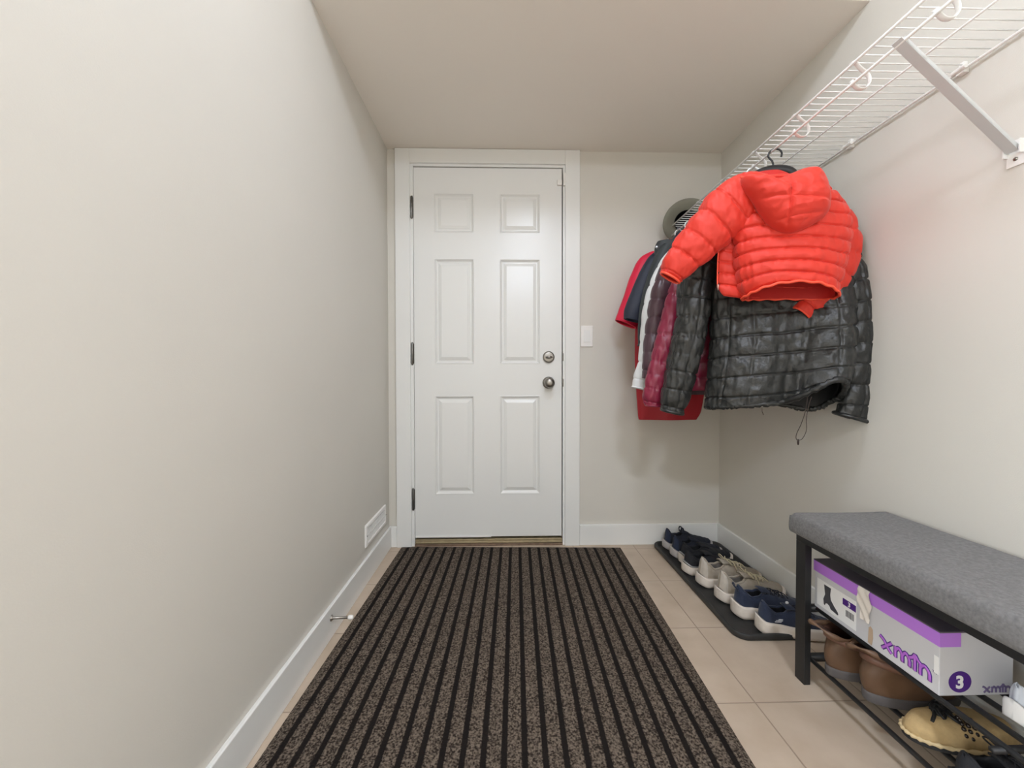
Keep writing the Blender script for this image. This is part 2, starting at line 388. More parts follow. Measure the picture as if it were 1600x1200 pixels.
# switch
t = thing('light_switch', 'white rocker light switch on wall right of the door', 'light switch', (.465, 0, 1.163))
obj('switch_plate', BX(.432, .500, -.006, 0, 1.105, 1.222), M['plastic_w'], t, world=True, smooth=False, bevel=.003)
bm = bmesh.new(); vs = box(bm, .4495, .4825, -.0095, -.005, 1.13, 1.197)
for v in vs:
    if v.co.z > 1.18 and v.co.y < -.009: v.co.y = -.0065
bmesh.ops.recalc_face_normals(bm, faces=bm.faces); obj('rocker', bm, M['trim'], t, world=True, smooth=False, bevel=.001)
# vent
def make_vent():
    y0, y1, z0, z1 = -.385, -.082, .160, .262
    t = thing('wall_vent', 'white louvred heating register low on the left wall', 'vent', (XL, (y0+y1)/2, z0))
    bm = bmesh.new(); X = XL
    outer = [(y0, z0), (y1, z0), (y1, z1), (y0, z1)]; rings = []
    for ins, d in ((0, 0), (0, .004), (.004, .008), (.016, .009), (.020, .005), (.020, .002)):
        rings.append([bm.verts.new((X+d, y+(ins if y == y0 else -ins), z+(ins if z == z0 else -ins))) for y, z in outer])
    for A, B in zip(rings, rings[1:]):
        for k in range(4): bm.faces.new((A[k], A[(k+1) % 4], B[(k+1) % 4], B[k]))
    bmesh.ops.recalc_face_normals(bm, faces=bm.faces)
    obj('vent_frame', bm, M['plastic_w'], t, world=True, smooth=False, bevel=.0015)
    obj('duct_backing', BX(X+.0005, X+.002, y0+.018, y1-.018, z0+.018, z1-.018), M['darkvent'], t, world=True, smooth=False)
    bm = bmesh.new(); n = 17
    for i in range(n):
        y = y0+.024+(y1-y0-.048)*i/(n-1); vs = box(bm, X+.002, X+.0075, y-.0024, y+.0024, z0+.02, z1-.02)
    box(bm, X+.002, X+.0078, y0+.02, y1-.02, (z0+z1)/2-.002, (z0+z1)/2+.002)
    bmesh.ops.recalc_face_normals(bm, faces=bm.faces); obj('louvres', bm, M['plastic_w'], t, world=True, smooth=False)
    for y in (y0+.009, y1-.009): obj('screw', LT((X+.008, y, (z0+z1)/2), (1, 0, 0), [(0, 0), (.0035, 0), (.003, .002), (0, .0025)], 10), M['nickel'], t, world=True)
make_vent()
# door stop
t = thing('door_stop', 'white tipped metal door stop sticking out of the left baseboard', 'door stop', (XL+BT, -.765, .075))
obj('stop_rod', LT((XL+BT, -.765, .075), (1, 0, .02), [(0, 0), (.011, 0), (.011, .002), (.006, .006), (.0042, .01), (.0042, .062), (0, .062)], 16), M['nickel'], t, world=True)
obj('rubber_tip', LT((XL+BT, -.765, .075), (1, 0, .02), [(0, .060), (.0065, .060), (.008, .064), (.008, .072), (.006, .077), (0, .078)], 16), M['plastic_w'], t, world=True)

# floor mat
def make_mat():
    bm = bmesh.new(); x0, x1, ya, yb = -.6, .602, .92, -.92
    nx, ny = 60, 60; rows = []
    for j in range(ny+1):
        f = j/ny; y = ya+(yb-ya)*f; row = []
        for i in range(nx+1):
            e = i/nx; x = x0+(x1-x0)*e
            edge = min(e, 1-e)*(x1-x0); ed2 = min(f, 1-f)*1.84
            z = .0075*min(1, (min(edge, ed2)/.008+.25)) + .0008*noise.noise(V3((x*5, y*5, 0)))
            row.append(bm.verts.new((x, y, z)))
        rows.append(row)
    for A, B in zip(rows, rows[1:]):
        for i in range(nx): bm.faces.new((A[i], B[i], B[i+1], A[i+1]))
    bnd = [v for v in rows[0]] + [r[-1] for r in rows[1:]] + rows[-1][::-1][1:] + [r[0] for r in rows[::-1]][1:-1]
    low = [bm.verts.new((v.co.x, v.co.y, 0.0004)) for v in bnd]
    for i in range(len(bnd)): bm.faces.new((bnd[i], bnd[(i+1) % len(bnd)], low[(i+1) % len(bnd)], low[i]))
    bmesh.ops.recalc_face_normals(bm, faces=bm.faces)
    o = obj('floor_mat', bm, M['mat'], smooth=False); o.location = (.0110, -.948, 0); o.rotation_euler = (0, 0, -.0335)   # laid very slightly askew
    tag(o, 'large brown floor mat with black stripes lying in front of the white door', 'mat')
make_mat()

# ================================================================== SHELF
SX, SZ, LZ = .905, 1.744, 1.693
def make_shelf():
    y0, y1 = -.012, -2.3
    t = thing('wire_shelf', 'white ventilated wire shelf running along the right wall near the ceiling', 'shelf', (XR-.01, -.4, SZ))
    def rod(name, x, z, r): obj(name, TB([(x, y0, z), (x, y1, z)], r, seg=10), M['wire'], t, world=True)
    rod('front_rod', SX, SZ, .0036); rod('lower_front_rod', SX, LZ, .0036); rod('back_rod', XR-.01, SZ-.003, .0036); rod('middle_rod', 1.055, SZ-.006, .0028)
    bm = bmesh.new(); n = int((y0-y1)/.0254)
    for i in range(n):
        y = y0-.008-i*.0254
        tube(bm, [(XR-.008, y, SZ+.003), (SX-.001, y, SZ+.003)], .0015, seg=6)
    obj('cross_wires', bm, M['wire'], t, world=True)
    for y in (-.36, -.56, -.76, -.96, -1.162, -1.36):
        bm = bmesh.new()
        pts = [(SX-.004, y, SZ+.002), (SX+.006, y, SZ+.006), (SX+.02, y, SZ-.008), (SX+.042, y, SZ-.026), (SX+.047, y, SZ-.044), (SX+.036, y, SZ-.060), (SX+.018, y, SZ-.062), (SX+.004, y, SZ-.052), (SX-.002, y, SZ-.042)]
        p = curve_pts(pts, 32); 
        for a, b2 in zip(p, p[1:]):
            pass
        tube(bm, p, .0062, seg=10, flat=.28, ref=V3((1, 0, 0)))
        obj('rod_hook', bm, M['wire'], t, world=True)
    for y in (-.49, -.822, -1.154, -1.49):
        bm = bmesh.new(); x = XR
        box(bm, x-.016, x-.0005, y-.009, y+.009, SZ-.014, SZ+.004); box(bm, x-.012, x-.0005, y-.006, y+.006, SZ+.004, SZ+.016)
        tube(bm, [(x-.018, y-.016, SZ-.003), (x-.018, y+.016, SZ-.003)], .006, seg=10)
        bmesh.ops.recalc_face_normals(bm, faces=bm.faces); obj('wall_clip', bm, M['plastic_w'], t, world=True, smooth=False, bevel=.001)
    # diagonal brace
    yb = -1.262; A = V3((SX, yb-.024, LZ-.002)); B = V3((XR-.012, yb+.002, 1.470)); bm = bmesh.new()
    d = (B-A).normalized(); nrm = V3((-d.z, 0, d.x)); hw = .0112
    for off, th in ((0, .0012),):
        vs = []
        for P in (A-d*.012, B+d*.004):
            for sy in (-1, 1):
                for sn in (-1, 1): vs.append(bm.verts.new(P + V3((0, sy*hw, 0)) + nrm*(sn*th)))
        for f in ((0, 1, 3, 2), (4, 6, 7, 5), (0, 4, 5, 1), (2, 3, 7, 6), (0, 2, 6, 4), (1, 5, 7, 3)): bm.faces.new([vs[i] for i in f])
    for sy in (-1, 1):
        vs = []
        for P in (A-d*.006, B):
            for y in (sy*hw, sy*(hw-.0025)):
                for sn in (0, .008): vs.append(bm.verts.new(P + V3((0, y, 0)) + nrm*sn))
        for f in ((0, 1, 3, 2), (4, 6, 7, 5), (0, 4, 5, 1), (2, 3, 7, 6), (0, 2, 6, 4), (1, 5, 7, 3)): bm.faces.new([vs[i] for i in f])
    bmesh.ops.recalc_face_normals(bm, faces=bm.faces)
    br = obj('diagonal_brace', bm, M['brace'], t, world=True, smooth=False, label='flat grey-white diagonal support')
    bm = bmesh.new(); x = XR; pr = [(yb+.017, 1.478), (yb+.008, 1.496), (yb-.008, 1.494), (yb-.016, 1.476), (yb-.016, 1.434), (yb+.017, 1.434)]
    fr = [bm.verts.new((x-.004, a, b)) for a, b in pr]; bk = [bm.verts.new((x-.0003, a, b)) for a, b in pr]
    bm.faces.new(fr); bm.faces.new(bk[::-1])
    for i in range(6): bm.faces.new((fr[i], fr[(i+1) % 6], bk[(i+1) % 6], bk[i]))
    for sy in (-.0155, .0145):
        vs = box(bm, x-.016, x-.003, yb+sy-.0008, yb+sy+.0018, 1.458, 1.490)
    bmesh.ops.recalc_face_normals(bm, faces=bm.faces)
    fo = obj('brace_foot', bm, M['plastic_w'], br, world=True, smooth=False)
    obj('screw', LT((x-.004, yb, 1.450), (-1, 0, 0), [(0, 0), (.0045, 0), (.004, .002), (0, .003)], 12), M['nickel'], br, world=True)
make_shelf()

# ================================================================== HANGERS
def make_hanger(y, m, label, slope=0.0, drop=.092, width=.14, group=None):
    """hooked over the lower front rod at (SX, y, LZ); arms spread along the garment plane"""
    t = thing('clothes_hanger', label, 'hanger', (SX+.004, y, LZ-.12), group=group)
    du = V3((1, slope, 0)).normalized(); top = V3((SX+.004, y, LZ+.0065)); pts = []
    C = V3((SX+.010, y, LZ-.012)); R = .020
    for i in range(15):
        a = PI*(1.08 - 1.22*i/14)
        pts.append(C + du*(R*math.cos(a)) + V3((0, 0, R*math.sin(a)*.98)))
    base = C + du*(-.006) + V3((0, 0, -drop))
    pts = [base, base+V3((0, 0, .03))] + pts
    hk = TB(curve_pts(pts, 40), .0030, seg=8, ref=V3((0, 1, 0)))
    obj('hook', hk, m, t, world=True)
    arm = [base + du*(-width) + V3((0, 0, -.085)), base + du*(-width*.6) + V3((0, 0, -.045)), base + du*(-.05) + V3((0, 0, -.006)), base + V3((0, 0, .006)), base + du*.05 + V3((0, 0, -.006)), base + du*(width*.6) + V3((0, 0, -.045)), base + du*width + V3((0, 0, -.085))]
    obj('shoulder_bar', TB(curve_pts(arm, 40), [.006+.006*math.sin(PI*i/39) for i in range(40)], seg=10, ref=V3((0, 0, 1)), flat=1.3), m, t, world=True)
    return t

# ================================================================== GARMENTS
def ring_points(rings, t, n, disp=None, ex=2.0, scale=1.0, warp=None):
    Cs, Us, Vs = [V3(r[0]) for r in rings], [V3(r[1]) for r in rings], [V3(r[2]) for r in rings]
    C, U, W = cr(Cs, t), cr(Us, t)*scale, cr(Vs, t)*scale; out = []
    for k in range(n):
        th = 2*PI*k/n; c, s = math.cos(th), math.sin(th)
        P = C + U*math.copysign(abs(c)**(2/ex), c) + W*math.copysign(abs(s)**(2/ex), s)
        if warp: P = warp(P, th, t)
        out.append(P)
    return out

def body_rings(rows, y0, slope, bs):
    """rows: (xl,yl,xr,yr) pixel pairs bottom to top on the garment plane; bs: half thickness"""
    out = []; nrm = V3((slope, -1, 0)).normalized()
    for i, (xl, yl, xr, yr) in enumerate(rows):
        L, R = at(xl, yl, y0, slope), at(xr, yr, y0, slope); b = bs[i] if isinstance(bs, (list, tuple)) else bs
        out.append(((L+R)/2, (R-L)/2, nrm*b))
    return out

def puff_disp(pitch, amp, seed, crinkle=.0015, fold=.006, e=.5, cols=0, foldz=.35, ridge=0, drape=0, groove=.0025):
    def d(s, th, xl, P, t):
        wob = .004*nz(P, 9, seed=seed)
        h = pillow(s + wob, pitch, e) if pitch else 1
        if cols: h = min(h, pillow(xl + .004*nz(P, 7, seed=seed+3), cols, .42) * .9 + .1)
        v = amp*(h-1)
        if pitch:
            q = (s+wob) % pitch; q = min(q, pitch-q); v -= groove*math.exp(-(q/.0024)**2)
        if cols:
            q = (xl+.004*nz(P, 7, seed=seed+3)) % cols; q = min(q, cols-q); v -= groove*.8*math.exp(-(q/.0024)**2)
        v += crinkle*(1.3-h)*nz(P, 75, fx=1.0, fz=.3, seed=seed)*2.0
        v += ridge*(abs(nz(P, 17, fx=1.1, fz=.8, seed=seed+2))-.25)*-2 + ridge*.6*(abs(nz(P, 38, fx=1, fz=.7, seed=seed+6))-.25)*-2 if ridge else 0
        v += crinkle*.9*nz(P, 34, seed=seed+9)
        v += fold*nz(P, 7, fx=1.2, fz=foldz, seed=seed+5)
        if drape: v += drape*math.sin(th*5+seed+2*nz(P, 3))*(1-t)**1.5
        return v
    return d

def red_jacket():
    Y0, SL = -.915, -.30
    t = thing('puffer_jacket', 'small bright red hooded puffer jacket hanging in front of the black jacket', 'jacket', tuple(at(1232, 470, Y0, SL)))
    rows = [(1159, 461, 1309, 459), (1152, 440, 1315, 436), (1148, 415, 1322, 408), (1146, 390, 1329, 382), (1146, 365, 1331, 355), (1146, 340, 1328, 330), (1148, 318, 1314, 308), (1155, 299, 1293, 289), (1168, 286, 1262, 279), (1182, 279, 1235, 275)]
    bs = [.078, .080, .078, .072, .066, .062, .056, .047, .034, .02]
    R = body_rings(rows, Y0, SL, bs)
    dp0 = puff_disp(.041, .0095, 2.0, crinkle=.0030, fold=.008, e=.36, ridge=.0016, groove=.004)
    def dp(s, th, xl, P, tt):
        # the seams of the yoke fade out near the shoulders; back panel sags in the middle
        k = dp0(s + .006*math.sin(xl*14), th, xl, P, tt)
        return k
    def wp(P, th, tt):
        k = max(0, 1-tt*2.2)**2; return P + V3((0, 0, k*(.024*max(0, math.sin(th))**2 - .010*math.cos(th)**2)))
    bm = loft(R, 220, 190, dp, ex=2.3, warp=wp, capB=True); obj('jacket_body', bm, M['red'], t, world=True)
    obj('lining', loft(R, 90, 30, None, ex=2.3, warp=wp, scale=.90, t0=0, t1=.18, capB=True, flip=True), M['red_lin'], t, world=True)
    hp = ring_points(R, 0, 120, ex=2.3, scale=.985, warp=wp)
    hp = [p + V3((0, 0, .002*math.sin(i*.9))) for i, p in enumerate(hp)]
    bm = bmesh.new(); tube(bm, hp, .0042, seg=8, closed=True); obj('hem_piping', bm, M['red_pipe'], t, world=True)
    # sleeves: the left one stretched outwards, the right one folded behind
    def sl(px, y0, radii, sx=SL): return sleeve_rings([at(a, b, y0, sx) for a, b in px], radii)
    S = sl([(1200, 296), (1172, 304), (1140, 328), (1108, 360), (1078, 392), (1056, 420), (1047, 434)], Y0-.004, [(.050, .035), (.074, .048), (.083, .058), (.077, .056), (.068, .050), (.053, .042), (.044, .034)])
    ds0 = puff_disp(.068, .0075, 7.0, crinkle=.0032, fold=.008, e=.36, ridge=.0018, groove=.004)
    def ds(s, th, xl, P, tt): return ds0(s+.012, th, xl, P, tt) - .010*max(0, (tt-.93)/.07)
    bm = loft(S, 120, 150, ds, ex=2.2, capB=False); sv = obj('sleeve', bm, M['red'], t, world=True)
    obj('cuff_piping', (lambda b: (tube(b, ring_points(S, 1, 60, ex=2.2, scale=.8), .0042, seg=8, closed=True), b)[1])(bmesh.new()), M['red_pipe'], sv, world=True)
    obj('cuff_lining', loft(S, 50, 8, None, scale=.8, t0=.9, t1=1.0, capA=True, flip=True), M['red_lin'], sv, world=True)
    S = sl([(1285, 312), (1308, 340), (1322, 378), (1316, 418), (1294, 452), (1268, 474), (1252, 490)], Y0+.10, [(.035, .035), (.042, .035), (.040, .036), (.042, .036), (.042, .034), (.038, .030), (.034, .026)])
    bm = loft(S, 100, 130, puff_disp(.068, .007, 11.0, crinkle=.0025, fold=.006, e=.34, ridge=.002), ex=2.2); sv = obj('sleeve', bm, M['red'], t, world=True)
    obj('cuff_piping', (lambda b: (tube(b, ring_points(S, 1, 60, ex=2.2, scale=.92), .004, seg=8, closed=True), b)[1])(bmesh.new()), M['red_pipe'], sv, world=True)
    obj('cuff_lining', loft(S, 50, 8, None, scale=.9, t0=.88, t1=1.0, capA=True, flip=True), M['red_lin'], sv, world=True)
    # open front panel seen left of the back, with its zip
    P = [(1148, 372), (1140, 400), (1138, 430), (1142, 452), (1152, 466)]
    R2 = []
    for (xl, xr, y) in ((1126, 1168, 370), (1123, 1168, 400), (1122, 1168, 430), (1122, 1170, 448), (1128, 1172, 462)):
        L, Rr = at(xl, y, Y0+.03, SL), at(xr, y+6, Y0+.03, SL); R2.append(((L+Rr)/2, (Rr-L)/2, V3((SL, -1, 0)).normalized()*.012))
    bm = loft(R2[::-1], 80, 90, puff_disp(.039, .006, 15.0, crinkle=.002, fold=.004), ex=2.6, capA=True, capB=True); fp = obj('front_panel', bm, M['red'], t, world=True)
    zl = [at(a, b, Y0+.012, SL) for a, b in ((1126, 372), (1122, 400), (1121, 430), (1121, 450))]
    obj('zip', TB(curve_pts(zl, 30), .0022, seg=6), M['red_pipe'], fp, world=True)
    z0 = at(1122, 447, Y0-.002, SL); bm = bmesh.new(); tube(bm, [z0+V3((0, 0, .006)), z0, z0-V3((0, 0, .014))], [.003, .004, .002], seg=8)
    obj('zip_pull', bm, M['zip'], fp, world=True)
    # hood hanging down the back
    out = [(1158, 279), (1180, 279), (1200, 286), (1224, 278), (1252, 267), (1274, 266), (1287, 282), (1294, 308), (1291, 334), (1272, 350), (1250, 361), (1230, 365), (1208, 357), (1190, 338), (1175, 314), (1162, 296)]
    HP = Y0-.070; O = [at(a, b, HP, SL) for a, b in out]; Cn = at(1236, 318, HP, SL)
    OC = O + [O[0]]; nA, nR = 200, 60; nrm = V3((SL, -1, 0)).normalized(); bm = bmesh.new()
    def crc(t):
        n = len(O); s = (t % 1)*n; i = int(s); f = s-i; p0, p1, p2, p3 = O[(i-1) % n], O[i % n], O[(i+1) % n], O[(i+2) % n]
        return p1 + (p2-p0)*(.5*f) + (p0*2-p1*5+p2*4-p3)*(.5*f*f) + (p1*3-p0-p2*3+p3)*(.5*f**3)
    cen = bm.verts.new(Cn + nrm*.072); prev = None; rr = []
    for j in range(1, nR+1):
        r = j/nR; row = []
        for k in range(nA):
            q = crc(k/nA); P = Cn + (q-Cn)*(r if r < 1 else 1)
            h = .072*(1-r**2.6)**.5 if r < 1 else 0
            lx = (P-Cn).dot(V3((1, SL, 0)).normalized()); lz = P.z-Cn.z
            seam = min(1, abs(lx+.022)/.010)**.5; seam2 = min(1, abs(lz+.004+.15*lx)/.010)**.5; seam3 = min(1, abs(lz+.055-.1*lx)/.010)**.5
            h += .011*(min(seam, seam2*.6+.4, seam3*.6+.4)-1)*min(1, (1-r)*6)
            h += (-.005*(abs(nz(P, 16, fx=.8, seed=1))-.25)*2 - .003*(abs(nz(P, 34, seed=11))-.25)*2 + .0028*nz(P, 48, seed=4) + .008*nz(P, 8, seed=8))*min(1, (1-r)*5)
            P = P + nrm*h; row.append(bm.verts.new(P))
        if prev is None:
            for k in range(nA): bm.faces.new((cen, row[k], row[(k+1) % nA]))
        else:
            for k in range(nA): bm.faces.new((prev[k], row[k], row[(k+1) % nA], prev[(k+1) % nA]))
        prev = row
    back = [bm.verts.new(v.co - nrm*.03 + (Cn-v.co)*.08) for v in prev]
    for k in range(nA): bm.faces.new((prev[k], back[k], back[(k+1) % nA], prev[(k+1) % nA]))
    bm.faces.new(back); bmesh.ops.recalc_face_normals(bm, faces=bm.faces)
    hd = obj('hood', bm, M['red'], t, world=True)
    obj('hood_piping', TB(curve_pts([at(a, b, HP-.004, SL) for a, b in ((1157, 277), (1180, 278), (1200, 286), (1224, 278), (1252, 267), (1268, 266))], 50), .0034, seg=8), M['red_pipe'], hd, world=True)
    # collar stub beside the hood and inner neck
    Rc = [(at(1166, 300, Y0, SL), V3((.045, SL*.045, 0)), V3((0, -.035, 0))), (at(1165, 285, Y0, SL), V3((.042, SL*.045, 0)), V3((0, -.030, 0))), (at(1163, 275, Y0, SL), V3((.036, SL*.04, 0)), V3((0, -.025, 0)))]
    obj('collar', loft(Rc, 60, 20, puff_disp(0, 0, 21, crinkle=.002, fold=.003), capB=True), M['red'], t, world=True)
    Rc = [(at(1195, 292, Y0+.02, SL), V3((.085, SL*.08, 0)), V3((0, -.030, 0))), (at(1193, 280, Y0+.02, SL), V3((.075, SL*.07, 0)), V3((0, -.026, 0))), (at(1190, 271, Y0+.02, SL), V3((.050, SL*.05, 0)), V3((0, -.018, 0)))]
    obj('neck_lining', loft(Rc, 60, 12, puff_disp(0, 0, 23, crinkle=.001, fold=.004), capB=True), M['red_lin'], t, world=True)
    return t

def black_jacket():
    Y0, SL = -.745, -.42
    t = thing('quilted_jacket', 'large shiny black quilted jacket hanging behind the red jacket', 'jacket', tuple(at(1215, 640, Y0, SL)))
    rows = [(1101, 634, 1312, 620), (1102, 615, 1320, 600), (1104, 585, 1330, 568), (1107, 550, 1337, 530), (1109, 510, 1338, 490), (1110, 460, 1336, 440), (1112, 410, 1330, 395), (1118, 365, 1316, 350), (1134, 325, 1296, 315), (1160, 300, 1262, 292)]
    bs = [.085, .088, .085, .078, .070, .062, .052, .045, .036, .024]
    R = body_rings(rows, Y0, SL, bs)
    dp0 = puff_disp(.0715, .0060, 31.0, crinkle=.0034, fold=.010, e=.34, cols=.0775, foldz=.25, ridge=.0022, groove=.0045)
    def swell(th):   # the lower right of the near side billows out towards the room
        a = (th-math.radians(48)+PI) % (2*PI)-PI
        return math.exp(-(a/.42)**2)
    def groove(th):
        a = (th-math.radians(84)+PI) % (2*PI)-PI
        return math.exp(-(a/.13)**2)
    def dp(s, th, xl, P, tt):
        return dp0(s-.03, th, xl+.01, P, tt) + (.060*swell(th) - .030*groove(th))*max(0, 1-tt*1.5)**1.0
    def wp(P, th, tt):
        k = max(0, 1-tt*3.4)
        b2 = (th+math.radians(50)+PI) % (2*PI)-PI
        return P + V3((0, 0, .068*swell(th)*k*k - .004*groove(th)*k - .038*k*math.exp(-(b2/.5)**2)))
    bm = loft(R, 300, 240, dp, ex=2.4, warp=wp, capB=True); obj('jacket_body', bm, M['blk'], t, world=True)
    def dl(s, th, xl, P, tt): return .044*swell(th)*max(0, 1-tt*1.5)-.03*groove(th)*max(0, 1-tt*1.5) - .006 + .003*nz(P, 30, seed=3)
    obj('lining', loft(R, 120, 24, dl, ex=2.4, warp=wp, scale=.93, t0=0, t1=.17, capB=True, flip=True), M['blk_lin'], t, world=True)
    # hem band following the lower edge
    n = 200; Cs = [V3(r[0]) for r in R]; pts = []; C, U, W = R[0]
    for k in range(n):
        th = 2*PI*k/n; c, s = math.cos(th), math.sin(th); P = C + U*math.copysign(abs(c)**(2/2.4), c) + W*math.copysign(abs(s)**(2/2.4), s)
        N = (U*(c/U.length_squared) + W*(s/W.length_squared)).normalized()
        P = P + N*(.060*swell(th)-.030*groove(th)-.008); P = wp(P, th, 0); P.z += -.004+.0015*math.sin(k*1.9); pts.append(P)
    bm = bmesh.new(); tube(bm, pts, [.0095+.0016*math.sin(k*2.3)+.0012*math.sin(k*.77) for k in range(n)], seg=10, closed=True); obj('hem_band', bm, M['blk'], t, world=True)
    def slv(px, y0, radii, seed, name='sleeve'):
        S = sleeve_rings([at(a, b, y0, SL) for a, b in px], radii)
        bm = loft(S, 130, 210, puff_disp(.0700, .0045, seed, crinkle=.0032, fold=.009, e=.34, cols=.058, foldz=.3, ridge=.0024, groove=.004), ex=2.3); sv = obj(name, bm, M['blk'], t, world=True)
        bm = bmesh.new(); tube(bm, ring_points(S, 1, 60, ex=2.3, scale=.93), .007, seg=8, closed=True); obj('cuff', bm, M['blk'], sv, world=True)
        obj('cuff_lining', loft(S, 50, 8, None, scale=.88, t0=.93, t1=1.0, capA=True, flip=True), M['blk_lin'], sv, world=True)
    slv([(1148, 330), (1120, 362), (1100, 400), (1085, 448), (1083, 491), (1069, 561), (1057, 615), (1050, 643)], Y0-.012, [(.05, .045), (.06, .055), (.062, .058), (.062, .058), (.063, .056), (.060, .052), (.054, .046), (.042, .036)], 35.0)
    slv([(1305, 350), (1320, 400), (1333, 450), (1340, 500), (1342, 550), (1340, 600), (1335, 640), (1330, 652)], Y0+.012, [(.035, .035), (.042, .04), (.046, .045), (.050, .046), (.052, .046), (.052, .044), (.054, .042), (.056, .04)], 38.0)
    # drawcord
    a = at(1264, 628, Y0-.11, SL); zc = lambda x, y: at(x, y, Y0-.11, SL)
    cd = [zc(1262, 618), zc(1259, 640), zc(1252, 662), zc(1245, 677), zc(1244, 685), zc(1247, 688), zc(1254, 685), zc(1260, 672), zc(1260, 655), zc(1263, 636), zc(1268, 620)]
    c = obj('drawcord', TB(curve_pts(cd, 60), .0011, seg=6), M['cord'], t, world=True)
    obj('cord_knot', TB([zc(1247, 686), zc(1247, 690), zc(1247, 695)], [.002, .0035, .002], seg=8), M['cord'], c, world=True)
    obj('drawcord', TB([zc(1191, 636), zc(1191, 643), zc(1193, 648)], .0014, seg=6), M['cord'], t, world=True)
    return t

def coat(name, label, cat, Y0, SL, rows, bs, left, radii, m, body_m=None, pitch=.07, amp=.005, crinkle=.001, fold=.008, seed=1.0, collar=None, right=None, cuff=None, sleeve_dy=-.03):
    body_m = body_m or m
    bx = rows[0]; t = thing(name, label, cat, tuple(at((bx[0]+bx[2])/2, bx[1], Y0, SL)))
    R = body_rings(rows, Y0, SL, bs)
    obj('coat_body', loft(R, 130, 120, puff_disp(pitch, amp, seed, crinkle, fold, e=.45, drape=.006), ex=2.3, capB=True, capA=True), body_m, t, world=True)
    S = sleeve_rings([at(a, b, Y0+sleeve_dy, SL) for a, b in left], radii)
    sv = obj('sleeve', loft(S, 90, 130, puff_disp(pitch, amp, seed+4, crinkle, fold, e=.42), ex=2.2), m, t, world=True)
    obj('cuff', loft(S, 50, 8, None, scale=.9, t0=.94, t1=1.0, capA=True, flip=True), cuff or body_m, sv, world=True)
    bm = bmesh.new(); tube(bm, ring_points(S, 1, 50, ex=2.2, scale=.94), .004, seg=8, closed=True); obj('cuff_edge', bm, m, sv, world=True)
    if right:
        S = sleeve_rings([at(a, b, Y0+.01, SL) for a, b in right], [(.04, .035)]*len(right))
        obj('sleeve', loft(S, 50, 60, puff_disp(pitch, amp, seed+8, crinkle, fold), ex=2.2, capB=True), m, t, world=True)
    if collar:
        cs = [(at(a, b, Y0, SL), V3((w, SL*w, 0)), V3((0, -w*.6, 0))) for a, b, w in collar]
        obj('collar', loft(cs, 50, 16, puff_disp(0, 0, seed, .001, .004), capB=True), body_m, t, world=True)
    return t

def pj_rows(Y, SL, spec):
    """spec: (X left, X right, z) triples in metres on the garment plane"""
    return spec
def rows3(Y0, SL, spec, bs):
    out = []; nrm = V3((SL, -1, 0)).normalized()
    for (xl, xr, z), b in zip(spec, bs):
        L = V3((xl, Y0+SL*(xl-.9), z)); R = V3((xr, Y0+SL*(xr-.9), z)); out.append(((L+R)/2, (R-L)/2, nrm*b))
    return out
# crimson coat, farthest
def coat3(name, label, Y0, SL, spec, bs, **k):
    global body_rings
    R = rows3(Y0, SL, spec, bs); keep = body_rings
    body_rings = lambda *a: R
    try: return coat(name, label, 'coat', Y0, SL, [(1000, 600, 1000, 600)], bs, **k)
    finally: body_rings = keep

coat3('winter_coat', 'bright crimson red coat hanging nearest the back wall, farthest on the shelf', -.145, -.05,
      [(.71, 1.00, .715), (.70, 1.03, .78), (.685, 1.06, 1.0), (.69, 1.08, 1.2), (.70, 1.10, 1.38), (.73, 1.08, 1.50), (.80, 1.02, 1.57), (.86, .96, 1.65)], [.035, .04, .04, .04, .04, .035, .03, .02],
      left=[(1024, 399), (1010, 411), (1000, 436), (992, 466), (984, 492), (978, 506)], radii=[(.03, .03), (.044, .038), (.052, .044), (.056, .046), (.060, .044), (.058, .04)],
      m=M['crim'], body_m=M['crim_d'], pitch=0, amp=0, fold=.006, seed=51., right=[(1085, 410), (1100, 460), (1105, 505)])
t = coat3('winter_coat', 'navy blue coat with elasticated cuff hanging between the crimson and charcoal coats', -.255, -.05,
      [(.72, 1.08, .90), (.71, 1.09, 1.0), (.71, 1.10, 1.2), (.72, 1.10, 1.38), (.75, 1.08, 1.50), (.80, 1.02, 1.57), (.86, .95, 1.65)], [.03, .03, .03, .03, .03, .025, .02],
      left=[(1040, 392), (1026, 408), (1013, 434), (1002, 462), (992, 488), (989, 500)], radii=[(.03, .03), (.042, .036), (.05, .04), (.054, .042), (.052, .04), (.044, .034)],
      m=M['navy_c'], pitch=0, amp=0, fold=.007, seed=54., right=[(1090, 420), (1110, 470), (1112, 515)])
t = coat3('winter_coat', 'charcoal coat with a snap-button collar hanging between navy and white coats', -.345, -.05,
      [(.69, 1.08, 1.09), (.69, 1.09, 1.15), (.70, 1.10, 1.25), (.72, 1.10, 1.38), (.74, 1.08, 1.49), (.78, 1.02, 1.56), (.82, .95, 1.60)], [.025, .025, .025, .025, .025, .02, .02],
      left=[(1044, 385), (1036, 402), (1025, 440), (1016, 480), (1012, 515), (1010, 540)], radii=[(.03, .03), (.038, .034), (.044, .036), (.046, .038), (.046, .036), (.04, .032)],
      m=M['char_c'], pitch=0, amp=0, fold=.007, seed=57., collar=[(1047, 398, .07), (1046, 390, .068), (1045, 382, .06), (1046, 377, .055)])
obj('snap_button', LT(tuple(at(1026, 386, -.345-.045, -.05)), (-.4, -1, 0), [(0, 0), (.006, 0), (.006, .003), (.003, .004), (0, .004)], 14), M['silver'], t, world=True)
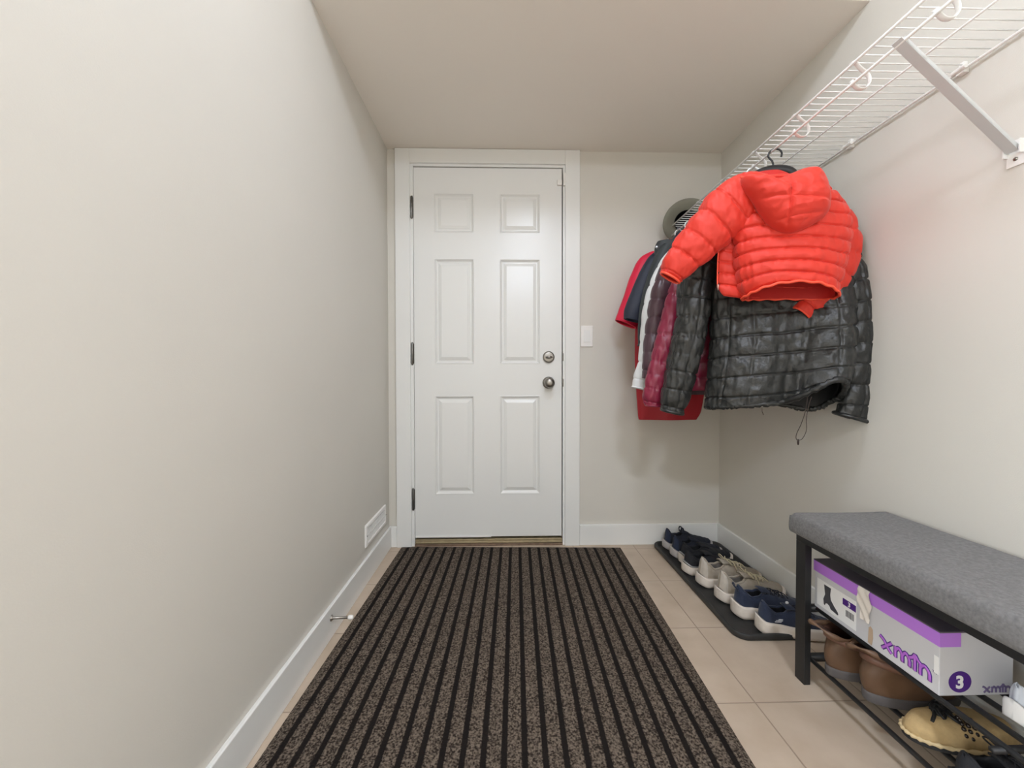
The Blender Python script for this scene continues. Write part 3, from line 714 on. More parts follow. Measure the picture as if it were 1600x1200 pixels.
coat3('winter_coat', 'white padded coat with long sleeve hanging between charcoal and plum coats', -.415, -.05,
      [(.70, 1.05, .90), (.70, 1.06, 1.0), (.71, 1.08, 1.2), (.73, 1.08, 1.38), (.75, 1.06, 1.47), (.80, 1.00, 1.54), (.86, .95, 1.58)], [.024, .024, .024, .024, .024, .022, .02],
      left=[(1052, 393), (1043, 410), (1030, 446), (1020, 489), (1013, 564), (1005, 590), (1001, 607)], radii=[(.02, .02), (.032, .03), (.042, .034), (.046, .034), (.048, .034), (.046, .032), (.040, .028)],
      m=M['white_c'], pitch=.085, amp=.003, fold=.004, seed=61., sleeve_dy=-.025)
coat3('puffer_coat', 'glossy dark plum puffer coat hanging between white and maroon coats', -.50, -.08,
      [(.72, 1.05, .86), (.71, 1.07, .98), (.71, 1.08, 1.2), (.73, 1.08, 1.36), (.76, 1.05, 1.46), (.81, 1.00, 1.53), (.86, .95, 1.57)], [.03, .03, .03, .03, .03, .025, .02],
      left=[(1062, 392), (1052, 410), (1040, 446), (1032, 481), (1024, 530), (1021, 570), (1019, 591)], radii=[(.03, .03), (.045, .04), (.052, .04), (.052, .04), (.050, .04), (.048, .038), (.042, .034)],
      m=M['plum'], pitch=.075, amp=.0055, crinkle=.002, fold=.008, seed=64., sleeve_dy=-.02)
coat3('puffer_coat', 'maroon puffer coat hanging directly behind the black quilted jacket sleeve', -.60, -.12,
      [(.74, 1.06, .88), (.73, 1.07, .96), (.72, 1.10, 1.1), (.73, 1.10, 1.30), (.76, 1.06, 1.42), (.81, 1.00, 1.50), (.86, .95, 1.55)], [.035, .035, .035, .035, .035, .03, .02],
      left=[(1084, 402), (1078, 420), (1068, 450), (1056, 496), (1043, 545), (1031, 590), (1024, 620), (1023, 634)], radii=[(.03, .03), (.045, .035), (.052, .036), (.055, .036), (.058, .036), (.056, .036), (.050, .034), (.038, .028)],
      m=M['maroon'], pitch=.055, amp=.0035, crinkle=.0035, fold=.008, seed=67., sleeve_dy=-.015)
black_jacket()
red_jacket()
make_hanger(-.862, M['hang_b'], 'black plastic clothes hanger holding the red jacket, hooked on the shelf', slope=-.30, width=.13, drop=.055)
make_hanger(-.745, M['hang_w'], 'white plastic clothes hanger holding the black quilted jacket', slope=-.42, width=.14)
make_hanger(-.60, M['hang_m'], 'mint green clothes hanger holding the maroon puffer coat', slope=-.12)
make_hanger(-.50, M['hang_w'], 'white clothes hanger holding the dark plum puffer coat', slope=-.08)
make_hanger(-.415, M['hang_m'], 'mint green clothes hanger holding the white padded coat', slope=-.05)
make_hanger(-.345, M['hang_w'], 'white clothes hanger holding the charcoal coat with snap collar', slope=-.05)
make_hanger(-.255, M['hang_w'], 'white clothes hanger holding the navy blue coat', slope=-.05)
make_hanger(-.145, M['hang_w'], 'white clothes hanger holding the crimson red coat', slope=-.05)

# hat
def make_hat():
    c = at(1073, 346, -.115); ax = V3((-.30, -.86, -.40)).normalized()
    t = thing('brimmed_hat', 'grey-olive brimmed hat with dark inside hanging at the far end of the shelf', 'hat', tuple(c))
    bm = bmesh.new(); u, v = frame_for(ax, V3((0, 0, 1))); seg = 64
    def ring(r, h, wav=0): return [bm.verts.new(c + u*(r*.86*math.cos(k*2*PI/seg)) + v*(r*.80*math.sin(k*2*PI/seg)) + ax*(h+wav*math.cos(2*k*2*PI/seg))) for k in range(seg)]
    rs = [ring(.070, -.004), ring(.085, .002, .002), ring(.11, .010, .008), ring(.136, .016, .016), ring(.139, .013, .016), ring(.134, .010, .016), ring(.11, .003, .008), ring(.080, -.008, .002), ring(.074, -.06), ring(.066, -.075), ring(.035, -.080)]
    for A, B in zip(rs, rs[1:]):
        for k in range(seg): bm.faces.new((A[k], A[(k+1) % seg], B[(k+1) % seg], B[k]))
    bm.faces.new(rs[-1]); bmesh.ops.recalc_face_normals(bm, faces=bm.faces)
    obj('hat_shell', bm, M['hat'], t, world=True)
    bm = bmesh.new(); rs = [ring(.071, -.003), ring(.066, -.012), ring(.062, -.062), ring(.03, -.070)]
    for A, B in zip(rs, rs[1:]):
        for k in range(seg): bm.faces.new((A[k], A[(k+1) % seg], B[(k+1) % seg], B[k]))
    bm.faces.new(rs[-1]); obj('hat_lining', bm, M['hat_in'], t, world=True)
make_hat()

# ================================================================== SHOES
def prof(keys, t):
    for (a, va), (b, vb) in zip(keys, keys[1:]):
        if t <= b:
            f = (t-a)/(b-a); f = f*f*(3-2*f) if True else f
            return va+(vb-va)*f
    return keys[-1][1]
HWK = [(0, .010), (.03, .024), (.08, .0315), (.2, .0345), (.4, .0345), (.55, .040), (.70, .046), (.82, .0445), (.91, .036), (.965, .024), (1, .009)]
def hw(t):
    if t < .13: return .0335*math.sqrt(max(0, 1-(1-max(t, 0)/.13)**2.2))
    if t > .72: return .0465*max(0, 1-((min(t, 1)-.72)/.28)**2.3)**.55
    f = (t-.13)/.59; f = f*f*(3-2*f); return .0335+.013*f
def sneaker(name, label, loc, rot, Lg, up, sole, lin, lace=None, group=None, heelcol=None, soleh=(.036, .024), tongue=True, tab=False, bow=False, strip=None, mark=False, tallheel=0.0, side=1, ears=False):
    t = thing(name, label, 'shoe', loc, rot, group)
    S = Lg/.29
    # sole
    bm = bmesh.new(); rows = []; nL = 48; sec = [(-1, .0), (-1.02, .25), (-1.0, .55), (-1.03, .85), (-.97, 1.0), (-.7, 1.0), (0, 1.0), (.7, 1.0), (.97, 1.0), (1.03, .85), (1.0, .55), (1.02, .25), (1, .0), (.85, -.02), (0, -.02), (-.85, -.02)]
    def zs(tt):
        top = soleh[0]*(1-tt)+soleh[1]*tt + .010*max(0, (tt-.88)/.12)**1.5 + .016*max(0, (.10-tt)/.10)**1.5 - .004*math.exp(-((tt-.45)/.15)**2)
        bot = .012*max(0, (tt-.78)/.22)**1.6 + .010*max(0, (.10-tt)/.10)**1.5
        return bot, top
    for i in range(nL+1):
        tt = i/nL; tt = .35*tt+.65*(.5-.5*math.cos(PI*tt)); w = hw(tt)*S*1.10+.0025; b, tp = zs(tt); x = -.008*S+tt*(Lg+.012*S)
        flare = 1.0
        row = []
        for sy, sz in sec: row.append(bm.verts.new((x, sy*w*(1+.05*(1-abs(sz-.3))), b+(tp-b)*sz)))
        rows.append(row)
    n = len(sec)
    for A, B in zip(rows, rows[1:]):
        for k in range(n): bm.faces.new((A[k], A[(k+1) % n], B[(k+1) % n], B[k]))
    bm.faces.new(rows[0]); bm.faces.new(rows[-1][::-1]); bmesh.ops.recalc_face_normals(bm, faces=bm.faces)
    so = obj('sole', bm, sole, t)
    bm = bmesh.new(); rows = []
    for i in range(25):
        tt = i/24; tt = .01+.98*(.35*tt+.65*(.5-.5*math.cos(PI*tt))); w = hw(tt)*S*1.03+.001; b, tp = zs(tt); x = tt*Lg; rows.append([bm.verts.new((x, -w, b-.0005)), bm.verts.new((x, w, b-.0005)), bm.verts.new((x, w*1.01, b+.005)), bm.verts.new((x, -w*1.01, b+.005))])
    for A, B in zip(rows, rows[1:]):
        for k in range(4): bm.faces.new((A[k], A[(k+1) % 4], B[(k+1) % 4], B[k]))
    bmesh.ops.recalc_face_normals(bm, faces=bm.faces); obj('outsole', bm, M['outsole'], so)
    # upper
    RIM = [(0, .060+tallheel), (.04, .066+tallheel), (.10, .058+tallheel*.6), (.20, .042), (.30, .046), (.38, .058), (.45, .064)]
    TOP = [(.45, .064), (.55, .055), (.68, .043), (.80, .036), (.90, .030), (.96, .022), (1, .006)]
    OPN = [(0, 0), (.035, .0), (.06, .016), (.12, .024), (.22, .0265), (.32, .022), (.40, .014), (.46, .004), (.48, .0), (1, 0)]
    bm = bmesh.new(); rows = []; nL = 84; nO = 12
    for i in range(nL+1):
        tt = i/nL; tt = .5*tt+.5*(.5-.5*math.cos(PI*tt)); wb = max(.005, hw(tt)*S*.99-.001); _, z0 = zs(tt); z0 -= .004
        rim = (prof(RIM, tt) if tt <= .45 else prof(TOP, tt))*S; yo = prof(OPN, tt)*S; yo = min(yo, wb*.86)
        ph0 = math.acos(yo/wb) if yo > 0 else PI/2
        ht = rim/max(.3, math.sin(ph0)**.6); x = .002+tt*(Lg-.008*S); lean = -.010*S*max(0, 1-tt/.1) ; row = []
        def P(ph):
            q = math.sin(ph)**.6 if ph > 0 else 0; zz = z0+ht*q
            return (x + (-lean*0) + (.010*S*q*max(0, 1-tt/.12)), -wb*math.cos(ph)*(1+.05*math.sin(2*ph)), zz)
        for k in range(nO+1): row.append(P(ph0*k/nO))
        if yo > 0:
            l = [(-yo+.003, ht*math.sin(ph0)**.6-.001), (-yo*.98+.004-.001, ht*math.sin(ph0)**.6-.008), (-min(yo*1.08, wb*.8), .024), (-yo*.8, .014), (0, .012)]
        else:
            l = [(-.0005*(5-k), rim-.004-.001*k) for k in range(5)]
        for yy, zz in l: row.append((x + .010*S*max(0, 1-tt/.12), yy, z0+max(zz, .006 if yo > 0 else -.002)))
        for yy, zz in l[:-1][::-1]: row.append((x + .010*S*max(0, 1-tt/.12), -yy, z0+max(zz, .006 if yo > 0 else -.002)))
        for k in range(nO+1): row.append((lambda p: (p[0], -p[1], p[2]))(P(ph0*(nO-k)/nO)))
        rows.append([bm.verts.new(p) for p in row])
    n = len(rows[0])
    for i, (A, B) in enumerate(zip(rows, rows[1:])):
        for k in range(n-1):
            f = bm.faces.new((A[k], A[k+1], B[k+1], B[k]))
            f.material_index = 1 if nO+1 <= k < n-nO-2 else (2 if heelcol and i < 10 else 0)
    bm.faces.new(rows[0]); bm.faces.new(rows[-1][::-1]); bmesh.ops.recalc_face_normals(bm, faces=bm.faces)
    uo = obj('upper', bm, [up, lin, heelcol or up], t)
    # collar padding along the opening rim
    pts = []
    for i in range(22):
        tt = .05+.40*i/21; wb = hw(tt)*S*.99-.001; _, z0 = zs(tt); yo = min(prof(OPN, tt)*S, wb*.86); pts.append((.002+tt*(Lg-.008*S)+.010*S*max(0, 1-tt/.12), -yo, z0-.004+prof(RIM, tt)*S))
    loop = pts + [(p[0], -p[1], p[2]) for p in pts[::-1]]
    bm = bmesh.new(); tube(bm, loop, .0045*S, seg=8, closed=True); obj('collar_padding', bm, up, uo)
    if tongue:
        bm = bmesh.new(); rows = []
        for i in range(14):
            f = i/13; x = Lg*(.60-.27*f); z = (.046+.036*f+.010*math.sin(f*PI))*S+soleh[0]*.9-.010; w = (.012+.012*f)*S
            rows.append([bm.verts.new((x+.004*abs(yy), yy*w, z-.010*S*yy*yy+dz)) for yy, dz in ((-1, 0), (-.5, .0), (0, 0), (.5, 0), (1, 0), (1, -.005), (0, -.006), (-1, -.005))])
        for A, B in zip(rows, rows[1:]):
            for k in range(8): bm.faces.new((A[k], A[(k+1) % 8], B[(k+1) % 8], B[k]))
        bm.faces.new(rows[0]); bm.faces.new(rows[-1][::-1]); bmesh.ops.recalc_face_normals(bm, faces=bm.faces); obj('tongue', bm, up, t)
    if lace:
        bm = bmesh.new()
        for i in range(5):
            tt = .42+.055*i; x = Lg*tt; z = soleh[0]*.75 + (prof(TOP, max(.45, tt)) + .003)*S; w = .020*S
            for s2 in (-1, 1):
                tube(bm, curve_pts([(x, -s2*w, z-.008), (x+.008, -s2*w*.4, z+.002), (x+.016, s2*w*.4, z+.001), (x+.024, s2*w, z-.010)], 8), .0019*S, seg=6)
        if bow:
            x = Lg*.43; z = soleh[0]*.75+.072*S
            for s2 in (-1, 1):
                tube(bm, curve_pts([(x, 0, z), (x-.010, s2*.022, z+.016), (x-.004, s2*.040, z+.004), (x+.010, s2*.034, z-.010), (x+.006, s2*.012, z-.002), (x, 0, z)], 20), .0019, seg=6)
                tube(bm, curve_pts([(x, 0, z), (x+.010, s2*.016, z+.008), (x+.022, s2*.036, z-.010), (x+.026, s2*.044, z-.028)], 14), .0018, seg=6)
        obj('laces', bm, lace, t)
    if tab:
        bm = bmesh.new(); zt = soleh[0]+.016+.060*S
        tube(bm, curve_pts([(.012*S, -.010, zt-.022), (-.002*S, -.008, zt-.004), (-.002, 0, zt+.004), (-.002*S, .008, zt-.004), (.012*S, .010, zt-.022)], 14), .004, seg=6, flat=.5)
        obj('heel_tab', bm, heelcol or up, t)
    if ears:
        bm = bmesh.new(); zt = soleh[0]+.050*S; x = Lg*.36
        for sy in (-1, 1):
            tube(bm, curve_pts([(x, sy*.012, zt), (x-.006, sy*.013, zt+.018), (x-.002, sy*.010, zt+.030), (x+.008, sy*.008, zt+.022), (x+.010, sy*.010, zt)], 14), .0045, seg=8, flat=.6)
        obj('pull_loops', bm, up, t)
    if strip:
        bm = bmesh.new(); pts = []
        for i in range(30):
            a = i/29*2-1; tt = abs(a)**1.3*.32; w = hw(tt)*S*1.02+.0012; _, z0 = zs(tt); pts.append((.002+tt*Lg-.003, math.copysign(w, a), z0+.003))
        tube(bm, pts, .0035, seg=6); obj('silver_strip', bm, strip, t)
    if mark:
        bm = bmesh.new(); x0 = Lg*.17; wv = hw(.2)*S*.99; z0 = zs(.2)[1]+.006
        for sgn in (-side,):
            for (xa, xb, za, zb) in ((0, .016, 0, .002), (.010, .020, .0045, .0062), (.012, .020, .0085, .0105), (.004, .014, .0055, .0062)):
                for q in range(1):
                    p = [(x0+xa, sgn*(wv+.0022), z0+za), (x0+xb+.004, sgn*(wv+.0022), z0+za), (x0+xb+.008, sgn*(wv+.0012), z0+zb), (x0+xa+.004, sgn*(wv+.0012), z0+zb)]
                    A = [bm.verts.new(v) for v in p]; B = [bm.verts.new((v[0], v[1]-sgn*.003, v[2])) for v in p]
                    bm.faces.new(A); bm.faces.new(B[::-1])
                    for k in range(4): bm.faces.new((A[k], A[(k+1) % 4], B[(k+1) % 4], B[k]))
        bmesh.ops.recalc_face_normals(bm, faces=bm.faces); obj('side_logo', bm, M['mark'], t, smooth=False)
        bm = bmesh.new(); lathe(bm, (Lg*.40, 0, soleh[0]+.068*S), (-.5, -.2, 1), [(0, 0), (.006, 0), (.005, .003), (0, .003)], 8); obj('tongue_tag', bm, M['mark'], t)
    return t
TZ = .0075
sneaker('sneaker', 'dark navy slip-on sneaker in the far corner of the tray, farthest from the camera', (.876, -.072, TZ), .03, .262, M['navy_d'], M['sole_grey'], M['shoein'], heelcol=M['navy'], ears=True, tallheel=.006)
sneaker('sneaker', 'dark navy slip-on sneaker second from the back wall on the tray', (.878, -.168, TZ), .05, .262, M['navy_d'], M['sole_grey'], M['shoein'], heelcol=M['navy'], tallheel=.006)
sneaker('sneaker', 'black sneaker with white heel mostly hidden between navy and black sneakers', (.888, -.248, TZ), .10, .268, M['black_k'], M['sole_cream'], M['shoein'], strip=M['silver'])
sneaker('sneaker', 'black sneaker with silver heel strip and white sole beside the grey pair', (.862, -.338, TZ), .10, .268, M['black_k'], M['sole_cream'], M['shoein'], strip=M['silver'])
sneaker('sneaker', 'worn greige lace-up sneaker beside the black sneakers, farther of its pair', (.878, -.445, TZ), .09, .292, M['greige'], M['sole_cream'], M['greige_in'], lace=M['lace_c'], heelcol=M['greige_l'], bow=True, soleh=(.040, .026), tallheel=.008)
sneaker('sneaker', 'worn greige lace-up sneaker with pale heel next to the navy pair, nearer of its pair', (.898, -.566, TZ), .09, .292, M['greige'], M['sole_cream'], M['greige_in'], lace=M['lace_c'], heelcol=M['greige_l'], bow=True, soleh=(.040, .026), tallheel=.008)
sneaker('sneaker', 'navy sneaker with thick cream sole behind the nearest navy sneaker', (.905, -.668, TZ), -.03, .272, M['navy'], M['sole_cream'], M['shoein'], lace=M['navy_d'], soleh=(.046, .032), tab=True)
sneaker('sneaker', 'navy sneaker with thick cream sole and small white side logo at near tray end', (.936, -.765, TZ), -.12, .25, M['navy'], M['sole_cream'], M['shoein'], lace=M['navy_d'], soleh=(.046, .032), mark=True, side=1)

# boot tray
def make_tray():
    x0, x1, y0, y1 = .829, 1.196, -.818, -.015; bm = bmesh.new()
    def rr(x0, x1, y0, y1, r, z, n=8):
        out = []
        for cx, cy, a0 in ((x1-r, y1-r, 0), (x0+r, y1-r, PI/2), (x0+r, y0+r, PI), (x1-r, y0+r, 3*PI/2)):
            for k in range(n+1): a = a0+PI/2*k/n; out.append(bm.verts.new((cx+r*math.cos(a), cy+r*math.sin(a), z)))
        return out
    rs = []
    for ins, z in ((.004, 0), (0, .004), (0, .019), (.003, .0225), (.010, .0225), (.013, .020), (.020, .0065), (.030, .005)):
        rs.append(rr(x0+ins, x1-ins, y0+ins, y1-ins, max(.01, .05-ins), z))
    for A, B in zip(rs, rs[1:]):
        n = len(A)
        for k in range(n): bm.faces.new((A[k], A[(k+1) % n], B[(k+1) % n], B[k]))
    bm.faces.new(rs[-1]); bm.faces.new(rs[0][::-1]); bmesh.ops.recalc_face_normals(bm, faces=bm.faces)
    o = obj('boot_tray', bm, M['rubber'], origin=(1.01, -.4, 0)); tag(o, 'long black rubber boot tray on the floor along the right wall', 'tray')
make_tray()

# ================================================================== BENCH
BXL, BYF = .912, -.978
def make_bench():
    t = thing('storage_bench', 'black metal shoe bench with grey fabric seat along the right wall', 'bench', (1.05, -1.5, 0))
    ye = -1.98
    # cushion
    bm = bmesh.new(); x0, x1, y0, y1 = .893, 1.203, ye-.02, -.975; nx, ny = 24, 70; R = .012
    top = []
    def zt(x, y):
        e = min(x-x0, x1-x, y-y0, y1-y); k = min(1, max(0, e)/.013)
        return .5045 + .012*math.sqrt(max(0, 1-(1-k)**2)) + .0022*noise.noise(V3((x*6, y*5, 1))) + .0012*noise.noise(V3((x*22, y*16, 3)))
    rows = []
    for j in range(ny+1):
        f = j/ny; g = .5-.5*math.cos(PI*f); y = y0+(y1-y0)*(.75*f+.25*g); row = []
        for i in range(nx+1):
            e = i/nx; ge = .5-.5*math.cos(PI*e); x = x0+(x1-x0)*(.4*e+.6*ge); row.append(bm.verts.new((x, y, zt(x, y))))
        rows.append(row)
    for A, B in zip(rows, rows[1:]):
        for i in range(nx): bm.faces.new((A[i], A[i+1], B[i+1], B[i]))
    bnd = rows[0] + [r[-1] for r in rows[1:]] + rows[-1][::-1][1:] + [r[0] for r in rows[::-1]][1:-1]
    prev = bnd
    cx, cy = (x0+x1)/2, (y0+y1)/2
    for dz, ins in ((.497, -.001), (.483, -.002), (.470, -.002), (.460, -.001), (.456, .003)):
        cur = []
        for v in bnd:
            dx = 1 if v.co.x < x0+1e-4 else (-1 if v.co.x > x1-1e-4 else 0); dy = 1 if v.co.y < y0+1e-4 else (-1 if v.co.y > y1-1e-4 else 0)
            q = .7 if dx and dy else 1
            cur.append(bm.verts.new((v.co.x+dx*ins*q, v.co.y+dy*ins*q, dz)))
        for k in range(len(bnd)): bm.faces.new((prev[k], prev[(k+1) % len(bnd)], cur[(k+1) % len(bnd)], cur[k]))
        prev = cur
    bm.faces.new(prev[::-1]); bmesh.ops.recalc_face_normals(bm, faces=bm.faces)
    obj('seat_cushion', bm, M['fabric'], t, world=True, label='grey woven fabric seat pad')
    for x in (BXL, 1.172):
        for y in (BYF-.038, ye): obj('leg', BX(x, x+.020, y, y+.038, 0, .43), M['blackmetal'], t, world=True, smooth=False, bevel=.0015)
    bm = bmesh.new(); ya, yb = BYF, ye
    box(bm, BXL, BXL+.02, yb, ya, .43, .456); box(bm, 1.172, 1.192, yb, ya, .43, .456)
    box(bm, BXL+.02, 1.172, ya-.025, ya, .43, .456); box(bm, BXL+.02, 1.172, yb, yb+.025, .43, .456)
    bmesh.ops.recalc_face_normals(bm, faces=bm.faces); obj('seat_frame', bm, M['blackmetal'], t, world=True, smooth=False, bevel=.0015)
    for z, nm in ((.228, 'upper_rack'), (.075, 'lower_rack')):
        bm = bmesh.new()
        ya2, yb2 = BYF-.02, ye+.02
        for y in (ya2, yb2): box(bm, BXL+.018, 1.175, y-.009, y+.009, z-.010, z+.006)
        for x in ((.958, 1.010, 1.06, 1.115, 1.165) if z > .1 else (.938, 1.01, 1.08, 1.162)): tube(bm, [(x, ya2, z), (x, yb2, z)], .0062, seg=10)
        box(bm, BXL+.018, 1.165, -1.46, -1.45, z-.008, z)
        obj(nm, bm, M['blackmetal'], t, world=True)
make_bench()

# ---- shoe box
def text_mesh(s, size, off=0.0, ext=.0004, res=3):
    cu = bpy.data.curves.new('t', 'FONT'); cu.body = s; cu.size = size; cu.offset = off; cu.extrude = ext; cu.align_x = 'LEFT'; cu.resolution_u = res
    o = bpy.data.objects.new('t', cu); COL.objects.link(o); bpy.context.view_layer.update()
    me = bpy.data.meshes.new_from_object(o.evaluated_get(bpy.context.evaluated_depsgraph_get()))
    bm = bmesh.new(); bm.from_mesh(me); bpy.data.objects.remove(o); bpy.data.curves.remove(cu); bpy.data.meshes.remove(me); return bm
def place(bm, org, ex, ey, sx=1.0):
    """lay flat text geometry on a face: local x along ex, local y along ey"""
    ex, ey = V3(ex), V3(ey); n = ex.cross(ey)
    for v in bm.verts: c = v.co.copy(); v.co = V3(org) + ex*(c.x*sx) + ey*c.y + n*c.z
    bmesh.ops.recalc_face_normals(bm, faces=bm.faces)
    return bm
def poly(pts, org, ex, ey, th=.0005):
    bm = bmesh.new(); ex, ey = V3(ex), V3(ey); n = ex.cross(ey)
    A = [bm.verts.new(V3(org)+ex*a+ey*b+n*th) for a, b in pts]; B = [bm.verts.new(V3(org)+ex*a+ey*b) for a, b in pts]
    bm.faces.new(A); bm.faces.new(B[::-1])
    for k in range(len(A)): bm.faces.new((A[k], A[(k+1) % len(A)], B[(k+1) % len(A)], B[k]))
    bmesh.ops.recalc_face_normals(bm, faces=bm.faces); return bm
def logo(hgt):
    """lower-case x m t n drawn as rounded strokes: returns list of stroke point lists (unit height) and total width"""
    st = []; x = 0
    st.append([(0, 0), (.35, .42), (.62, .75)]); st.append([(-.15, .78), (.12, .62), (.4, .22), (.62, .02)]); x = .85
    def arch(x0, w): return [(x0, 0), (x0, .45), (x0+.12, .66), (x0+w*.5, .74), (x0+w-.1, .62), (x0+w, .40), (x0+w, 0)]
    st.append([(x, 0), (x, .74)]); st.append(arch(x, .42)); st.append(arch(x+.42, .42)); x += .84+.30
    st.append([(x, 0), (x, .5), (x, 1.08)]); st.append([(x-.34, .62), (x-.12, .78), (x+.02, 1.02), (x+.16, .80), (x+.36, .66)]); x += .30
    st.append([(x, 0), (x, .74)]); st.append(arch(x, .50)); x += .5
    return st, x
def logo_mesh(org, ex, ey, h, w, r, th):
    ex, ey = V3(ex), V3(ey); n = ex.cross(ey); st, tw = logo(h); bm = bmesh.new(); k = w/tw
    for s in st:
        p = curve_pts([V3(org)+ex*(a*k)+ey*(b*h) + n*0 for a, b in s], 14)
        tube(bm, p, r, seg=8, ref=n, flat=th/r)
    bmesh.ops.recalc_face_normals(bm, faces=bm.faces); return bm
def make_box():
    x0, x1, y0, y1, z0, z1 = .955, 1.122, -1.343, -1.000, .2355, .379
    t = thing('shoe_box', 'grey shoe box with purple lid marked 3 on the bench upper rack', 'box', (1.04, -1.17, z0))
    bm = bmesh.new(); box(bm, x0, x1, y0, y1, z0, z1-.004); bmesh.ops.recalc_face_normals(bm, faces=bm.faces)
    b = obj('box_body', bm, M['card'], t, world=True, smooth=False, bevel=.0012)
    bm = bmesh.new(); o = .0022
    lt = .034
    box(bm, x0-o, x1+o, y0-o, y1+o, z1-.003, z1, 1)                        # top sheet
    box(bm, x0-o, x0-.0004, y0-o, y1+o, z1-lt, z1-.003, 0)               # front flap
    box(bm, x0-.0004, x0+.045, y0-o, y0-.0004, z1-lt, z1-.003, 0)       # short end flap
    box(bm, x1+.0004, x1+o, y0-o, y1+o, z1-lt, z1-.003, 0); box(bm, x0-.0004, x1+.0004, y1+.0004, y1+o, z1-lt, z1-.003, 0)
    bmesh.ops.recalc_face_normals(bm, faces=bm.faces); obj('box_lid', bm, [M['lid'], M['lidtop']], t, world=True, smooth=False)
    # front (-X) face: reading direction runs towards the camera (-Y)
    F = (x0-.0004, y1, z0); ex, ey = (0, -1, 0), (0, 0, 1)
    lb = obj('label', poly([(.010, .012), (.142, .012), (.142, .092), (.010, .092)], F, ex, ey), M['label'], t, world=True, smooth=False)
    F2 = (x0-.0009, y1, z0)
    boot = [(.040, .084), (.064, .084), (.062, .064), (.064, .050), (.076, .038), (.088, .028), (.090, .022), (.088, .020), (.064, .023), (.060, .030), (.052, .033), (.046, .030), (.044, .024), (.040, .024), (.038, .040), (.044, .056)]
    boot = [(a-.004, b) for a, b in boot]
    obj('boot_picture', poly(boot, F2, ex, ey, .0004), M['ink'], lb, world=True, smooth=False)
    pb = obj('size_band', poly([(.100, .062), (.141, .062), (.141, .080), (.100, .080)], F2, ex, ey, .0004), M['purple'], lb, world=True, smooth=False)
    obj('size_number', place(text_mesh('3', .017, .0003), V3(F2)+V3((-.0005, -.1165, .0652)), ex, ey), M['label'], lb, world=True, smooth=False)
    bm = bmesh.new(); xx = .110
    for w in (.0012, .0022, .001, .0018, .0012, .0026, .001, .0016, .0012):
        p = poly([(xx, .034), (xx+w, .034), (xx+w, .052), (xx, .052)], F2, ex, ey, .0004); me = bpy.data.meshes.new('q'); p.to_mesh(me); p.free(); bm.from_mesh(me); bpy.data.meshes.remove(me); xx += w+.0014
    obj('barcode', bm, M['ink'], lb, world=True, smooth=False)
    # lettering
    A = V3((x0-.0002, y1-.214, z0+.018))
    obj('brand_lettering', logo_mesh(A, ex, ey, .036, .110, .0050, .0010), M['purple'], t, world=True)
    obj('brand_lettering', logo_mesh(A+V3((-.0006, 0, 0)), ex, ey, .036, .110, .0030, .0011), M['lilac'], t, world=True)
    obj('trademark_sign', place(text_mesh('TM', .007), A+V3((-.0003, -.115, .026)), ex, ey), M['greyink'], t, world=True, smooth=False)
    # end face (-Y)
    ex2 = (1, 0, 0); E = (x0, y0-.0004, z0)
    ci = [(.046+.0255*math.cos(k*2*PI/40), .031+.0235*math.sin(k*2*PI/40)) for k in range(40)]
    c = obj('size_disc', poly(ci, E, ex2, ey), M['purple'], t, world=True, smooth=False)
    obj('size_number', place(text_mesh('3', .038, .0014), V3(E)+V3((.0355, -.0008, .0180)), ex2, ey), M['label'], c, world=True, smooth=False)
    obj('brand_lettering', logo_mesh(V3(E)+V3((.101, .0002, .006)), ex2, ey, .017, .060, .0024, .0008), M['greyink'], t, world=True)
    # tab slot at the corner, tape and torn patch
    obj('corner_tab', BX(x0-.0012, x0-.0002, y0+.001, y0+.010, z0+.046, z0+.085), M['label'], t, world=True, smooth=False)
    bm = bmesh.new(); rows = []
    for j in range(14):
        f = j/13; z = z1-.010-.075*f; y = y1-.166-.005*f; w = .016+.004*math.sin(f*5); row = []
        for i in range(9):
            e = i/8*2-1; p = V3((x0-.0028-(.004*abs(math.sin(f*6+e*2))), y+e*w, z + .004*e*math.sin(f*3))); row.append(bm.verts.new(p))
        rows.append(row)
    rows[0:0] = [[bm.verts.new((x0-.0028, v.co.y, z1-.002)) for v in rows[0]]]
    bk = [[bm.verts.new(v.co+V3((.0004, 0, 0))) for v in r] for r in rows]
    for G1, rev in ((rows, 0), (bk, 1)):
        for A1, B1 in zip(G1, G1[1:]):
            for k in range(8): bm.faces.new((A1[k], A1[k+1], B1[k+1], B1[k]))
    bmesh.ops.recalc_face_normals(bm, faces=bm.faces); obj('peeling_tape', bm, M['tape'], t, world=True, label='crumpled peeling strip of tape on the lid edge')
    tp = [(.176, .006), (.187, .004), (.190, .024), (.189, .046), (.183, .052), (.178, .046), (.177, .024)]
    obj('torn_patch', poly(tp, (x0-.0003, y1, z0), ex, ey, .0005), M['torn'], t, world=True, smooth=False)
make_box()

